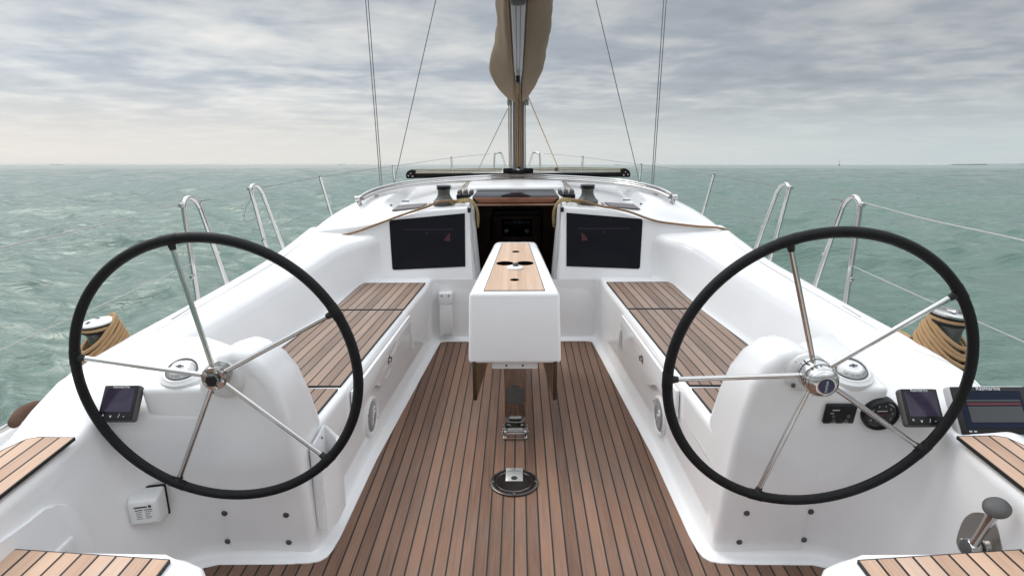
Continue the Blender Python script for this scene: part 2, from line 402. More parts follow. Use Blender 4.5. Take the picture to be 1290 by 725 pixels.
# coamings (inner face, rounded top, outer face down to the side deck)
CY_ = [4.30, 4.12, 4.0, 3.85, 3.6, 3.3, 2.9, 2.5, 2.25, 2.05, 1.9, 1.78, 1.66, 1.45, 1.1, 0.45]
def zt_co(y): return itp([0.4, 1.45, 1.66, 1.80, 1.95, 3.6, 4.0, 4.3], [0.545, 0.578, 0.593, 0.652, 0.700, 0.705, 0.725, 0.745], y)
def xo_co(y): return itp([0.4, 1.5, 1.7, 2.0, 2.4, 3.2, 4.3], [1.42, 1.475, 1.495, 1.485, 1.455, 1.425, 1.43], y)
for s in (-1, 1):
    bm = B(); rows = []
    for y in CY_:
        if y > 3.6: xi = itp([3.6, 3.85, 4.0, 4.12, 4.3], [1.03, 1.01, 0.975, 0.90, 0.86], y); xt = itp([3.6, 3.85, 4.0, 4.12, 4.3], [1.17, 1.13, 1.06, 0.93, 0.87], y)
        elif y < 2.1: xi, xt = 1.345, 1.375
        else: xi = teak_out(y) + 0.028; xt = itp([0.4, 2.0, 2.4, 3.0, 3.6], [1.31, 1.31, 1.275, 1.225, 1.17], y)
        zt = zt_co(y); xo = xo_co(y)
        low = 0.0 if y > 2.1 else 0.035
        pts = [(xi - 0.03, y, 0.418), (xi, y, 0.428), (xt, y, zt - 0.03 - low), (xo, y, zt - low * 0.15), (xo + 0.075, y, 0.40), (xo + 0.10, y, 0.36)]
        rows.append([mx(s, p) for p in fil(pts, [0, 0.03, 0.065, 0.05, 0.02, 0], 6)])
    loft(bm, rows)
    cm = Y.add('coaming', bm, 'gel', sharp=0)
    bm = B(); tube(bm, [mx(s, (xo_co(y) - .082, y, zt_co(y) - .0075)) for y in (3.9, 3.6, 3.3, 2.9, 2.6, 2.3)], .0014, 6); Y.add('coaming_seam', bm, 'greyplastic', cm)
    for yy in (3.62, 2.52):                                                   # small slot drains on the coaming top
        bm = B(); rbox(bm, mx(s, (xo_co(yy) - 0.055, yy, zt_co(yy) - 0.008)), (0.006, 0.15, 0.006), 0.002, 2)
        Y.add('drain_slot', bm, 'greyplastic', cm)
    # helm console: wall, instrument slope, helm seat top
    T1 = [(0.76, 1.95, 0.62), (0.85, 1.95, 0.63), (1.03, 1.92, 0.645), (1.16, 1.92, 0.665), (1.27, 1.90, 0.668), (1.36, 1.84, 0.655), (1.385, 1.685, 0.590), (1.37, 1.40, 0.582), (1.36, 0.45, 0.560)]
    T2 = [(0.76, 2.02, 0.63), (0.85, 2.03, 0.64), (1.05, 2.18, 0.69), (1.2, 2.25, 0.698), (1.34, 2.10, 0.702), (1.455, 1.93, 0.698), (1.465, 1.68, 0.594), (1.45, 1.40, 0.584), (1.40, 0.45, 0.562)]
    T3 = [(0.78, 2.05, 0.40), (0.86, 2.06, 0.40), (1.09, 2.36, 0.43), (1.24, 2.44, 0.56), (1.40, 2.3, 0.66), (1.50, 1.98, 0.62), (1.52, 1.66, 0.55), (1.51, 1.40, 0.53), (1.46, 0.45, 0.52)]
    rows = []
    for a, b, c, t1, t2, t3 in zip(FL_EDGE, WALL_B, WALL_T, T1, T2, T3):
        a3 = (a[0], a[1], 0.004)
        zw = itp([0.45, 1.40, 1.65, 1.74, 1.80], [0.555, 0.577, 0.580, 0.588, 0.595], c[1])
        rows.append([V((a[0], a[1], -0.02))] + fil([a3, (b[0], b[1], 0.006), (c[0], c[1], zw), t1, t2, t3], [0, 0.055, 0.03, 0.05, 0.06, 0], 6))
    # resample along the path for a smooth sweep
    n = len(rows[0]); cols = []
    for j in range(n): cols.append(spline([r_[j] for r_ in rows], 7))
    rows2 = [[mx(s, cols[j][i]) for j in range(n)] for i in range(len(cols[0]))]
    bm = B(); loft(bm, rows2)
    con = Y.add('helm_console', bm, 'gel', sharp=0)
    # raised pod that carries the compass
    pod = [(0.80, 1.80, 0.42), (1.165, 1.78, 0.42)]
    bm = B()
    lo = [(0.80, 1.835, 0.48), (1.155, 1.828, 0.48), (1.175, 2.05, 0.50), (1.20, 2.26, 0.50), (0.80, 2.0, 0.50)]
    hi = [(0.80, 1.798, 0.684), (1.150, 1.786, 0.684), (1.165, 2.02, 0.697), (1.19, 2.26, 0.703), (0.80, 2.0, 0.697)]
    a = [bm.verts.new(mx(s, p)) for p in lo]; b = [bm.verts.new(mx(s, p)) for p in hi]
    bm.faces.new(b); bm.faces.new(a[::-1])
    for k in range(5): bm.faces.new((a[k], a[(k + 1) % 5], b[(k + 1) % 5], b[k]))
    bmesh.ops.bevel(bm, geom=[e for e in bm.edges if max(v.co.z for v in e.verts) > 0.6], offset=0.02, segments=5, profile=0.5, affect='EDGES', clamp_overlap=True)
    Y.add('compass_pod', bm, 'gel', con)
    # wheel pedestal: rounded, leaning aft
    out = [(0.692, -0.01), (0.694, 0.15), (0.697, 0.3), (0.703, 0.45), (0.714, 0.58), (0.730, 0.68), (0.757, 0.752), (0.798, 0.797), (0.845, 0.812), (0.892, 0.797), (0.934, 0.755), (0.962, 0.70), (0.985, 0.62), (0.99, 0.45), (0.99, -0.01)]
    bm = B(); rows = []
    def yaft(z): return 1.897 - 0.150 * z
    def yfwd(z): return itp([0, 0.43, 0.65, 0.75, 0.82], [2.16, 2.13, 2.06, 2.02, 1.99], z)
    rim = 0.028
    cxp, czp = 0.845, 0.5
    for k in range(7):                                                       # rounded aft rim
        t = k / 6; a_ = (1 - math.cos(t * math.pi / 2)) ; ins = rim * (1 - math.sin(t * math.pi / 2))
        rows.append([mx(s, (x + (ins if x < cxp else -ins * max(0, min(1, (z - .66) / .08))) * (1 if z < 0.7 else min(1, abs(x - cxp) / 0.09)), yaft(z) + rim * a_ * (1 if x < cxp or z > .70 else .15), z - (ins if z > 0.7 else 0))) for x, z in out])
    for k in range(1, 5):
        rows.append([mx(s, (x, lerp(yaft(z) + rim, yfwd(z) - 0.06, k / 4), z - 0.012 * (k / 4) ** 2)) for x, z in out])
    for k in range(1, 6):
        t = k / 5; ins = 0.06 * (1 - math.cos(t * math.pi / 2))
        rows.append([mx(s, (x + (ins if x < cxp else -ins), yfwd(z) - 0.06 + 0.06 * math.sin(t * math.pi / 2), z - 0.012 - (ins if z > 0.7 else 0))) for x, z in out])
    vs = loft(bm, rows); bm.faces.new(vs[0])
    ped = Y.add('helm_pedestal', bm, 'gel', con, sharp=60)
    # blind plugs low on the pedestal's aft face
    if s < 0: plugs = [(0.985, 0.19), (1.0, 0.062), (0.776, 0.182), (0.785, 0.06)]
    else: plugs = [(0.785, 0.19), (0.778, 0.062), (1.0, 0.195), (1.0, 0.07)]
    for px, pz in plugs:
        y_ = yaft(pz) if px < 0.99 else lerp(1.90, 1.805, pz / 0.6)
        bm = B(); lathe(bm, [(0.0, 0.003), (0.0045, 0.003), (0.005, 0.0045), (0.0095, 0.004), (0.0105, 0)], (s * px, y_ - 0.0005, pz), (0, -1, -0.15), 20)
        Y.add('screw_plug', bm, 'charcoal', con)
    # teak pad on the helm seat
    poly = [(s * 1.264, 1.640), (s * 1.258, 0.55), (s * 1.40, 0.55), (s * 1.425, 1.45), (s * 1.425, 1.575), (s * 1.40, 1.632), (s * 1.372, 1.643)]
    if s < 0: poly = poly[::-1]
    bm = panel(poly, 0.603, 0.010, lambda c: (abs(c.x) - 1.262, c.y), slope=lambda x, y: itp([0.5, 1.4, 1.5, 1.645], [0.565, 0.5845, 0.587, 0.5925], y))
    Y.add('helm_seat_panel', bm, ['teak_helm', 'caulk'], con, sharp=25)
    # stern seat block
    poly = [(0.72, 1.19), (0.725, 1.265), (0.75, 1.30), (0.80, 1.327), (0.86, 1.335), (1.268, 1.362), (1.268, 0.5), (0.72, 0.5)]
    bm = B(); prism(bm, [(s * x, y, 0.02) for x, y in (poly if s > 0 else poly[::-1])], (0, 0, 0.425), 0.022, 4, True)
    ss = Y.add('stern_seat', bm, 'gel')
    poly = [(0.832, 1.305), (1.262, 1.345), (1.262, 0.52), (0.832, 0.52)]
    if s < 0: poly = [(-x, y) for x, y in poly][::-1]
    bm = panel([(s * abs(x), y) for x, y in poly], 0.4455, 0.010, lambda c: (abs(c.x) - 0.832, c.y))
    Y.add('seat_panel', bm, ['teak_helm', 'caulk'], ss, sharp=25)

# locker hatch in the port wall of the helm well
bm = B()
def wallp(y, z): return -(itp([0.4, 1.40, 1.55, 1.60], [1.238, 1.238, 1.229, 1.224], y) + z / 0.58 * itp([0.4, 1.4, 1.55, 1.60], [0.014, 0.020, 0.034, 0.040], y))
pr_ = [(1.585, 0.20), (1.58, 0.36), (1.555, 0.43), (1.50, 0.475), (1.40, 0.49), (0.95, 0.485), (0.95, 0.10), (1.58, 0.10)]
pr_ = [(p.x, p.y) for p in spline([(a, b, 0) for a, b in pr_], 3, True)]
prism(bm, [(wallp(y, z) - 0.008, y, z) for y, z in pr_], (0.020, 0, 0), 0.006, 3)
Y.add('locker_hatch', bm, 'gel')
bm = B(); rbox(bm, (wallp(1.47, 0.31) + 0.014, 1.475, 0.31), (0.012, 0.085, 0.11), 0.006, 3); lk = Y.add('hatch_latch', bm, 'plastic')
bm = B(); rbox(bm, (wallp(1.47, 0.31) + 0.0195, 1.462, 0.31), (0.004, 0.035, 0.075), 0.002, 2); Y.add('finger_pull', bm, 'greyplastic', lk)

# bulkhead and coachroof in one moulded sheet
zr = {  # D: [(X, z)...] for columns c1..c10
 4.20: [(.315, .884), (.42, .880), (.56, .872), (.72, .848), (.88, .802), (1.05, .772), (1.24, .757), (1.37, .738), (1.445, .68), (1.50, .55), (1.53, .38)],
 4.235: [(.315, .890), (.42, .885), (.56, .877), (.72, .856), (.88, .816), (1.05, .786), (1.22, .772), (1.36, .755), (1.44, .69), (1.50, .55), (1.53, .38)],
 4.30: [(.315, .893), (.42, .888), (.56, .879), (.74, .860), (.895, .836), (.945, .852), (1.10, .848), (1.29, .80), (1.42, .71), (1.50, .55), (1.53, .38)],
 4.43: [(.315, .895), (.42, .890), (.56, .880), (.74, .856), (.875, .838), (.925, .908), (1.08, .905), (1.28, .828), (1.41, .72), (1.49, .55), (1.53, .38)],
 4.62: [(.315, .902), (.42, .895), (.56, .884), (.74, .860), (.85, .846), (.90, .925), (1.05, .92), (1.24, .84), (1.38, .72), (1.47, .55), (1.51, .38)],
 5.0: [(.36, .930), (.46, .915), (.60, .897), (.74, .878), (.82, .868), (.87, .932), (1.01, .928), (1.17, .85), (1.32, .72), (1.42, .55), (1.46, .38)],
 5.5: [(.36, .940), (.48, .933), (.60, .925), (.72, .918), (.82, .920), (.92, .922), (1.00, .905), (1.12, .83), (1.22, .71), (1.32, .54), (1.36, .37)],
 6.4: [(.30, .925), (.42, .920), (.52, .912), (.62, .902), (.70, .892), (.78, .875), (.86, .84), (.95, .77), (1.03, .65), (1.10, .50), (1.14, .35)],
 7.4: [(.24, .84), (.34, .83), (.42, .82), (.50, .80), (.56, .78), (.62, .74), (.67, .69), (.72, .61), (.77, .52), (.81, .44), (.84, .33)],
 8.4: [(.05, .34), (.10, .34), (.14, .34), (.18, .33), (.21, .33), (.24, .32), (.27, .31), (.30, .31), (.33, .31), (.35, .30), (.37, .28)],
}
for s in (-1, 1):
    bm = B(); rows = []
    top = zr[4.20]
    xs0 = [p[0] for p in top]
    def brow(z, y, k=1.0): return [V((s * x, y, min(z, zz))) for (x, zz) in top]
    rows.append([V((0, 4.09, 0.0))] + [V((s * (x if j else 0.275), 4.088, 0.02)) for j, (x, _) in enumerate(top)])
    rows.append([V((0, 4.093, 0.345))] + [V((s * (x if j else 0.284), 4.092, 0.345 if j < 8 else 0.33)) for j, (x, _) in enumerate(top)])
    rows.append([V((0, 4.095, 0.36))] + [V((s * (x if j else 0.285), 4.096, 0.365 if j < 8 else 0.34)) for j, (x, _) in enumerate(top)])
    for fz, dy in ((0.45, 0.0), (0.90, 0.0), (0.985, -0.002)):
        rows.append([V((0, 4.2, 0.9))] + [V((s * (x if j else lerp(0.285, 0.315, fz)), 4.096 + (lerp(0.365, zz, fz) - 0.365) * 0.205 + dy * 0, lerp(0.365, zz, fz))) for j, (x, zz) in enumerate(top)])
    rows.append([V((0, 4.2, 0.9))] + [V((s * x, 4.207, zz - 0.001)) for (x, zz) in top])
    for D in (4.235, 4.30, 4.43, 4.62, 5.0, 5.5, 6.4, 7.4, 8.4):
        rows.append([V((0, D, zr[D][0][1] + (0.012 if D > 4.7 else 0)))] + [V((s * x, D, z)) for x, z in zr[D]])
    # leave the companionway (rows above the sill, col 0) and hatch open
    vs = loft(bm, rows, skip=lambda i, j: j == 0 and 2 <= i <= 10)
    cl_ = bm.edges.layers.float.get('crease_edge') or bm.edges.layers.float.new('crease_edge')
    for i in range(len(vs) - 1):
        e = bm.edges.get((vs[i][1], vs[i + 1][1]))
        if e and i < 11: e[cl_] = 1.0
    e = bm.edges.get((vs[2][0], vs[2][1]))
    if e: e[cl_] = 1.0
    for q in (5, 6): 
        for j in range(1, 11):
            e = bm.edges.get((vs[q][j], vs[q][j + 1]))
            if e: e[cl_] = .35
    for i in range(9, len(vs) - 2):
        for j in (5, 6, 7):
            e = bm.edges.get((vs[i][j], vs[i + 1][j]))
            if e: e[cl_] = .55
    Y.add('coachroof', bm, 'gel', subsurf=3)
# sliding hatch garage and hatch
bm = B(); prism(bm, [(-.30, 4.64, .90), (.30, 4.64, .90), (.36, 4.72, .90), (.37, 5.38, .90), (-.37, 5.38, .90), (-.36, 4.72, .90)], (0, 0, .072), .022, 4, True)
Y.add('hatch_garage', bm, 'gel')
hb = B(); prism(hb, [(-.275, 4.645, .952), (.275, 4.645, .952), (.305, 4.47, .920), (-.305, 4.47, .920)], (0, 0, -.012), .003, 2)
hatch = Y.add('sliding_hatch', hb, 'winglass')
bm = B(); prism(bm, [(-.300, 4.462, .916), (.300, 4.462, .916), (.262, 4.448, .880), (-.262, 4.448, .880)], (0, .022, 0), .004, 2)
Y.add('hatch_handle_rail', bm, 'mahogany', hatch)
for s in (-1, 1):                                                            # hatch runners beside the opening
    bm = B(); prism(bm, [mx(s, p) for p in [(.306, 4.44, .86), (.325, 4.44, .898), (.325, 4.70, .915), (.282, 4.66, .945), (.30, 4.48, .915)]], (s * 0.02, 0, 0), .004, 2)
    Y.add('hatch_runner', bm, 'gel', hatch)
# companionway cheeks and cabin
for s in (-1, 1):
    bm = B()
    rows = [[mx(s, p) for p in [(.322, 4.195, .893), (.318, 4.16, .66), (.298, 4.115, .45), (.288, 4.095, .33)]],
            [mx(s, p) for p in [(.312, 4.21, .893), (.306, 4.175, .66), (.286, 4.13, .45), (.277, 4.11, .33)]],
            [mx(s, p) for p in [(.288, 4.325, .905), (.268, 4.31, .66), (.25, 4.30, .45), (.245, 4.29, .33)]],
            [mx(s, p) for p in [(.288, 4.345, .905), (.268, 4.33, .66), (.25, 4.32, .45), (.245, 4.31, .33)]],
            [mx(s, p) for p in [(.33, 4.36, .905), (.33, 4.35, .66), (.33, 4.34, .45), (.33, 4.33, .33)]]]
    loft(bm, rows); ck = Y.add('companionway_cheek', bm, 'gel', sharp=30)
    bm = B(); tube(bm, [mx(s, p) for p in [(.300, 4.235, .885), (.285, 4.205, .66), (.271, 4.185, .45), (.267, 4.17, .34)]], .0045, 8); Y.add('washboard_groove', bm, 'greyplastic', ck)
    bm = B(); rbox(bm, mx(s, (.309, 4.20, .868)), (.022, .014, .03), .003, 2); Y.add('washboard_catch', bm, 'black', ck)
bm = B()
r_ = bmesh.ops.create_cube(bm, size=1, matrix=Matrix.Translation((0, 5.23, -.16)) @ Matrix.Diagonal((1.22, 1.74, 2.07, 1)))
bm.faces.ensure_lookup_table()
for f in list(bm.faces):
    if f.normal.y < -0.5: bm.faces.remove(f)
cab = Y.add('cabin', bm, 'cabin', recalc=False)
bm = B(); rbox(bm, (0.0, 6.06, .10), (.50, .05, .90), .03, 3); Y.add('cabin_door', bm, 'cabin', cab)
bm = B(); rbox(bm, (0.0, 6.0, .575), (.46, .08, .05), .02, 3); Y.add('cabin_shelf', bm, 'charcoal', cab)
bm = B(); rbox(bm, (0.0, 6.02, .42), (.29, .02, .17), .005, 2); pn = Y.add('switch_board', bm, 'screenblue', cab)
for k in range(9):
    bm = B(); rbox(bm, (-.112 + k * .028, 6.006, .478), (.012, .01, .020), .002, 1); Y.add('breaker_switch', bm, 'white', pn)
for x in (-.115, .115):
    bm = B(); lathe(bm, [(0, .012), (.018, .012), (.022, 0)], (x * .85, 6.01, .395), (0, -1, 0), 20); Y.add('meter', bm, 'white', pn)
bm = B(); rbox(bm, (0.0, 6.0, .73), (.18, .1, .08), .03, 3); Y.add('cabin_lamp', bm, 'charcoal', cab)
bm = B(); rbox(bm, (0, 4.75, -.35), (.5, .8, .04), .01, 2); rbox(bm, (0, 4.6, 0.0), (.48, .25, .03), .01, 2); Y.add('companionway_step', bm, 'cabin', cab)

# bulkhead windows
def ybh(z): return 4.096 + (z - 0.365) * 0.205
for s in (-1, 1):
    cs = [(.330, .503), (.826, .482), (.842, .806), (.330, .850)]
    bm = B(); prism(bm, [V((s * x, ybh(z) - 0.004, z)) for x, z in cs], (0, .012, -.002), 0)
    es = [e for e in bm.edges if abs(e.verts[0].co.y - e.verts[1].co.y) > .008 and abs(e.verts[0].co.x - e.verts[1].co.x) < .002]
    bmesh.ops.bevel(bm, geom=es, offset=.007, segments=4, affect='EDGES')
    w = Y.add('bulkhead_window', bm, 'winglass'); w['label'] = 'tinted ' + side(s) + ' window in the cabin bulkhead'
    # reflections painted on the face of the glass: violet strip and dull red patch
    bm = B(); rbox(bm, (s * .585, ybh(.745) - .0045, .743), (.34, .001, .017), 0); rbox(bm, (s * .59, ybh(.72) - .0045, .722), (.017, .001, .026), 0)
    Y.add('reflection_strip', bm, simple('violet_reflection', (.026, .023, .036), .2, spec=.1), w)
    bm = B(); bm.faces.new([bm.verts.new((s * a, ybh(b) - .0055, b)) for a, b in [(.437, .725), (.437, .667), (.478, .672), (.468, .693)]])
    Y.add('reflection_patch', bm, simple('dull_red', (.075, .03, .033), .3, spec=.1), w)
# roof recess panels (dark mesh trays outboard of the winches)
for s in (-1, 1):
    bm = B(); prism(bm, [mx(s, p) for p in [(.64, 4.29, .872), (.85, 4.32, .848), (.84, 4.52, .853), (.62, 4.46, .876)]], (0, 0, .006), .003, 2)
    Y.add('roof_tray', bm, simple('tray_grey', (.13, .11, .11), .5, noise=.3, nscale=60))
    for (x, y, z) in ((.80, 4.60, .875), (.90, 4.47, .866)):
        bm = B(); rbox(bm, mx(s, (x, y, z)), (.055, .016, .008), .003, 2); Y.add('deck_fitting', bm, 'charcoal')

# side decks, foredeck, hull
def xd(y): return itp([0.2, 1.0, 2.0, 4.0, 5.0, 5.6, 6.5, 7.6, 8.8, 9.8, 10.55], [1.70, 1.79, 1.86, 1.90, 1.88, 1.84, 1.72, 1.46, .98, .52, .05], y)
def zd(y): return itp([0.2, 1.7, 2.4, 4.0, 6.0, 8.0, 10.55], [.36, .37, .385, .385, .36, .33, .31], y)
for s in (-1, 1):
    bm = B(); rows = []; hr = []
    for k in range(43):
        y = lerp(0.2, 10.55, k / 42)
        xi = itp([0.2, 4.2, 5.5, 7.0, 8.6, 8.8], [1.40, 1.40, 1.2, .7, .1, 0.0], y); xi = min(xi, xd(y) * .92)
        rows.append([mx(s, p) for p in fil([(xi, y, zd(y) + .012), (xd(y) - .05, y, zd(y)), (xd(y) - .045, y, zd(y) + .03), (xd(y), y, zd(y) + .03), (xd(y) + .004, y, zd(y) - .03)], [0, .01, .01, .01, 0], 2)])
        dk = itp([0.2, 2, 5, 8, 10.55], [-.75, -1.05, -1.2, -1.2, -.7], y)
        w = xd(y)
        hr.append([mx(s, p) for p in [(w + .004, y, zd(y) - .03), (w + .004, y, zd(y) - .25), (w * .97, y, -.30), (w * .80, y, -.75), (w * .45, y, lerp(-.8, dk, .7)), (0, y, dk)]])
    loft(bm, rows); Y.add('side_deck', bm, 'gelmatt', sharp=60)
    bm = B(); loft(bm, hr); Y.add('hull_side', bm, 'gel', sharp=60)
bm = B()
trn = [(-1.70, .2, .38), (-1.66, .2, -.3), (-.8, .2, -.72), (.8, .2, -.72), (1.66, .2, -.3), (1.70, .2, .38)]
bm.faces.new([bm.verts.new(p) for p in trn]); Y.add('transom', bm, 'gel')
bm = B(); rbox(bm, (0, .42, .10), (2.5, .06, .20), .02, 3); Y.add('stern_threshold', bm, 'gel')

# ================================================================== STEERING WHEELS
def wheel(s, c, dia, lean, a0, hubdom, label):
    t = Thing('steering_wheel', label, 'steering wheel', c, 'twin steering wheels')
    a = R(lean); c = V(c); n = V((0, -math.cos(a), -math.sin(a)))               # axis towards the helmsman
    ex = V((1, 0, 0)); ey = V((0, -math.sin(a), math.cos(a)))
    P = lambda ang, r, d=0: c + (ex * math.cos(R(ang)) + ey * math.sin(R(ang))) * r + n * d
    rr = dia / 2
    bm = B(); tube(bm, [P(k * 2.5, rr) for k in range(144)], .0145, 18, True)
    rim = t.add('rim', bm, 'leather')
    bm = B(); tube(bm, [P(k * 3, rr - .0139, .002) for k in range(120)], .0016, 6, True); t.add('stitched_seam', bm, 'rubber', rim)
    hub = -0.012 if hubdom else 0.012
    for k in range(5):
        ang = a0 + 72 * k
        bm = B(); tube(bm, [P(ang, .03, hub), P(ang, rr * .5, hub * .5), P(ang, rr - .014)], .0076, 12)
        t.add('spoke', bm, 'steel')
        bm = B(); tube(bm, [P(ang, rr - .030), P(ang, rr - .012)], [.0085, .0115], 12); t.add('spoke_collar', bm, 'rubber')
        bm = B(); tube(bm, [P(ang - 3.2, rr), P(ang - 3, rr), P(ang + 3, rr), P(ang + 3.2, rr)], [.0147, .0157, .0157, .0147], 18); t.add('rim_wrap', bm, 'leather', rim)
    bm = B()
    if hubdom:
        lathe(bm, [(0, -.045), (.030, -.045), (.034, -.04), (.034, -.012), (.045, -.010), (.047, -.004), (.047, .020), (.046, .022), (.0445, .022), (.0445, .025), (.046, .027), (.046, .042), (.040, .055), (.028, .064), (.024, .065), (0, .064)], c + n * hub, n, 48)
        h = t.add('hub', bm, 'steel')
        bm = B(); lathe(bm, [(.0475, -.0055), (.0478, -.004), (.0475, -.0025)], c + n * hub, n, 40); t.add('hub_ring', bm, 'black', h)
        bm = B(); lathe(bm, [(.0222, .0645), (.0222, .0668), (0, .0676)], c + n * hub, n, 36); bd = t.add('badge', bm, 'blue', h)
        bm = B(); text_bm(bm, 'DUFOUR', .0085, c + n * (hub + .0686), ey, -ex); t.add('badge_lettering', bm, 'white', h, sharp=0)
        bm = B()
        for k in range(12): rbox(bm, P(k * 30 + 10, .0463, hub + .034), (.003, .004, .008), 0)
        t.add('grip_marks', bm, 'dsteel', h)
    else:
        lathe(bm, [(0, -.045), (.026, -.045), (.032, -.04), (.034, -.004), (.036, .0), (.036, .016), (.034, .019), (.020, .019), (.020, .026), (.017, .028), (0, .028)], c + n * hub, n, 40)
        h = t.add('hub', bm, 'dsteel')
        for k in range(5):
            bm = B(); lathe(bm, [(.0062, 0), (.0062, .004), (.003, .005), (.003, .003), (0, .003)], P(a0 + 36 + 72 * k, .027, hub + .0185), n, 14); t.add('hub_bolt', bm, 'steel', h)
        bm = B(); lathe(bm, [(.0185, .027), (.0175, .034), (.012, .036), (0, .036)], c + n * hub, n, 6); t.add('hub_nut', bm, 'black', h)
    # steering shaft and its flange on the pedestal
    zc = c.z - .040; ypd = 1.897 - .15 * zc
    fc_ = V((s * .882, ypd - .004, zc))
    bm = B(); tube(bm, [c + n * (hub - .03), fc_ + V((0, .01, 0))], .026, 24); t.add('shaft', bm, 'steel')
    bm = B(); lathe(bm, [(0, .016), (.044, .016), (.050, .012), (.060, .009), (.064, .004), (.064, -.004)], fc_, V((0, -1, -.15)), 40)
    fl = t.add('flange', bm, 'plastic')
    for k in range(4):
        an = R(45 + 90 * k); bm = B(); lathe(bm, [(0, .005), (.006, .004), (.007, 0)], fc_ + V((.053 * math.cos(an), -.011 , .053 * math.sin(an))), (0, -1, -.15), 12); t.add('flange_screw', bm, 'charcoal', fl)
wheel(-1, (-.869, 1.727, .758), .830, 2.3, 100, False, 'large black-rimmed steering wheel with five steel spokes and bare bolted hub')
wheel(1, (.857, 1.657, .777), .840, 4.9, 109, True, 'large black-rimmed steering wheel with domed hub bearing a navy badge')

# ================================================================== COCKPIT TABLE
t = Thing('cockpit_table', 'white folding cockpit table with pale wood top and brown hanging leaves', 'table', (0, 2.75, 0))
def thw(y): return lerp(.197, .124, (y - 2.635) / 1.12)
out = [(-thw(2.635), 2.635), (thw(2.635), 2.635), (thw(3.70), 3.70)] + [(thw(3.72) - .045 + .045 * math.cos(R(a)), 3.71 + .045 * math.sin(R(a))) for a in (0, 30, 60, 90)]
out += [(-x, y) for x, y in out[-1:1:-1]]
bm = B()
top = [bm.verts.new((x, y, .745)) for x, y in out]; bot = [bm.verts.new((x * 1.06, y if y > 3 else y + .006, .413)) for x, y in out]
bm.faces.new(top); bm.faces.new(bot[::-1])
for k in range(len(out)): bm.faces.new((bot[k], bot[(k + 1) % len(out)], top[(k + 1) % len(out)], top[k]))
bmesh.ops.recalc_face_normals(bm, faces=bm.faces)
bmesh.ops.bevel(bm, geom=[e for e in bm.edges if not (abs(e.verts[0].co.z - e.verts[1].co.z) > .2 and e.verts[0].co.y > 3)], offset=.018, segments=4, profile=.5, affect='EDGES', clamp_overlap=True)
box = t.add('table_box', bm, 'gel')
def tw(y): return lerp(.134, .078, (y - 2.662) / 1.045)
poly = [(-tw(2.662), 2.662), (tw(2.662), 2.662), (tw(3.68), 3.69), (-tw(3.68), 3.69)]
bm = panel(poly, .7445, .004, lambda c: (c.x + 1, c.y))
tp = t.add('table_top', bm, ['table', 'charcoal'], sharp=25)
for (x, y, rr, nm) in ((-.051, 3.17, .042, 'cup_hole'), (.051, 3.17, .042, 'cup_hole'), (0, 2.84, .018, 'finger_hole'), (0.003, 3.45, .018, 'finger_hole')):
    bm = B(); lathe(bm, [(rr + .003, .0), (rr + .002, .0012), (rr, .0012), (rr * .98, .0002), (0, .0002)], (x, y, .7487), (0, 0, 1), 32); t.add(nm, bm, 'hole', tp)
bm = B(); lathe(bm, [(.040, 0), (.040, .008), (.034, .012), (.016, .013), (0, .013)], (0, 3.06, .7485), (0, 0, 1), 32); kn = t.add('latch_knob', bm, 'plastic', tp)
bm = B(); rbox(bm, (0.004, 3.065, .768), (.028, .022, .016), .006, 2, Matrix.Rotation(.5, 3, 'Z')); t.add('latch_key', bm, 'charcoal', tp)
for s in (-1, 1):
    bm = B(); prism(bm, [(s * (thw(2.642) - .006), 2.642, .235), (s * (thw(2.642) - .006), 2.642, .43), (s * (thw(3.69) - .006), 3.69, .43), (s * (thw(3.69) - .006), 3.69, .235)], (-s * .018, 0, 0), .003, 2)
    bm.normal_update()
    for f in bm.faces:
        if f.calc_center_median().y < 2.66 or abs(f.normal.z) > .8: f.material_index = 1
    t.add('table_leaf', bm, ['leafwood', 'leafedge'])
bm = B(); rbox(bm, (0, 2.92, .395), (.21, .48, .046), .006, 2); hp = t.add('support_box', bm, 'plastic')
for x in (-.038, .036):
    bm = B(); lathe(bm, [(0, .003), (.005, .003), (.006, 0)], (x, 2.681, .39), (0, -1, 0), 12); t.add('screw', bm, 'charcoal', hp)
bm = B(); prism(bm, [(-.05, 2.725, .395), (.05, 2.725, .395), (.05, 2.765, .012), (-.05, 2.765, .012)], (0, .03, 0), .004, 2)
lg = t.add('pedestal_leg', bm, 'dsteel')
bm = B(); rbox(bm, (0, 2.7435, .21), (.086, .004, .085), .002, 1, Matrix.Rotation(.104, 3, 'X')); t.add('leg_stop', bm, 'charcoal', lg)
bm = B(); rbox(bm, (0, 2.752, .008), (.115, .10, .012), .004, 2); ft = t.add('foot_plate', bm, 'steel')
bm = B(); rbox(bm, (0, 2.712, .024), (.09, .02, .03), .004, 2); t.add('foot_latch', bm, 'steel', ft)
bm = B(); tube(bm, [(-.062, 2.735, .028), (.062, 2.735, .028)], .006, 12); t.add('hinge_pin', bm, 'steel', ft)
for x in (-.056, .056):
    bm = B(); rbox(bm, (x, 2.745, .028), (.006, .05, .045), .003, 2); t.add('hinge_cheek', bm, 'steel', ft)

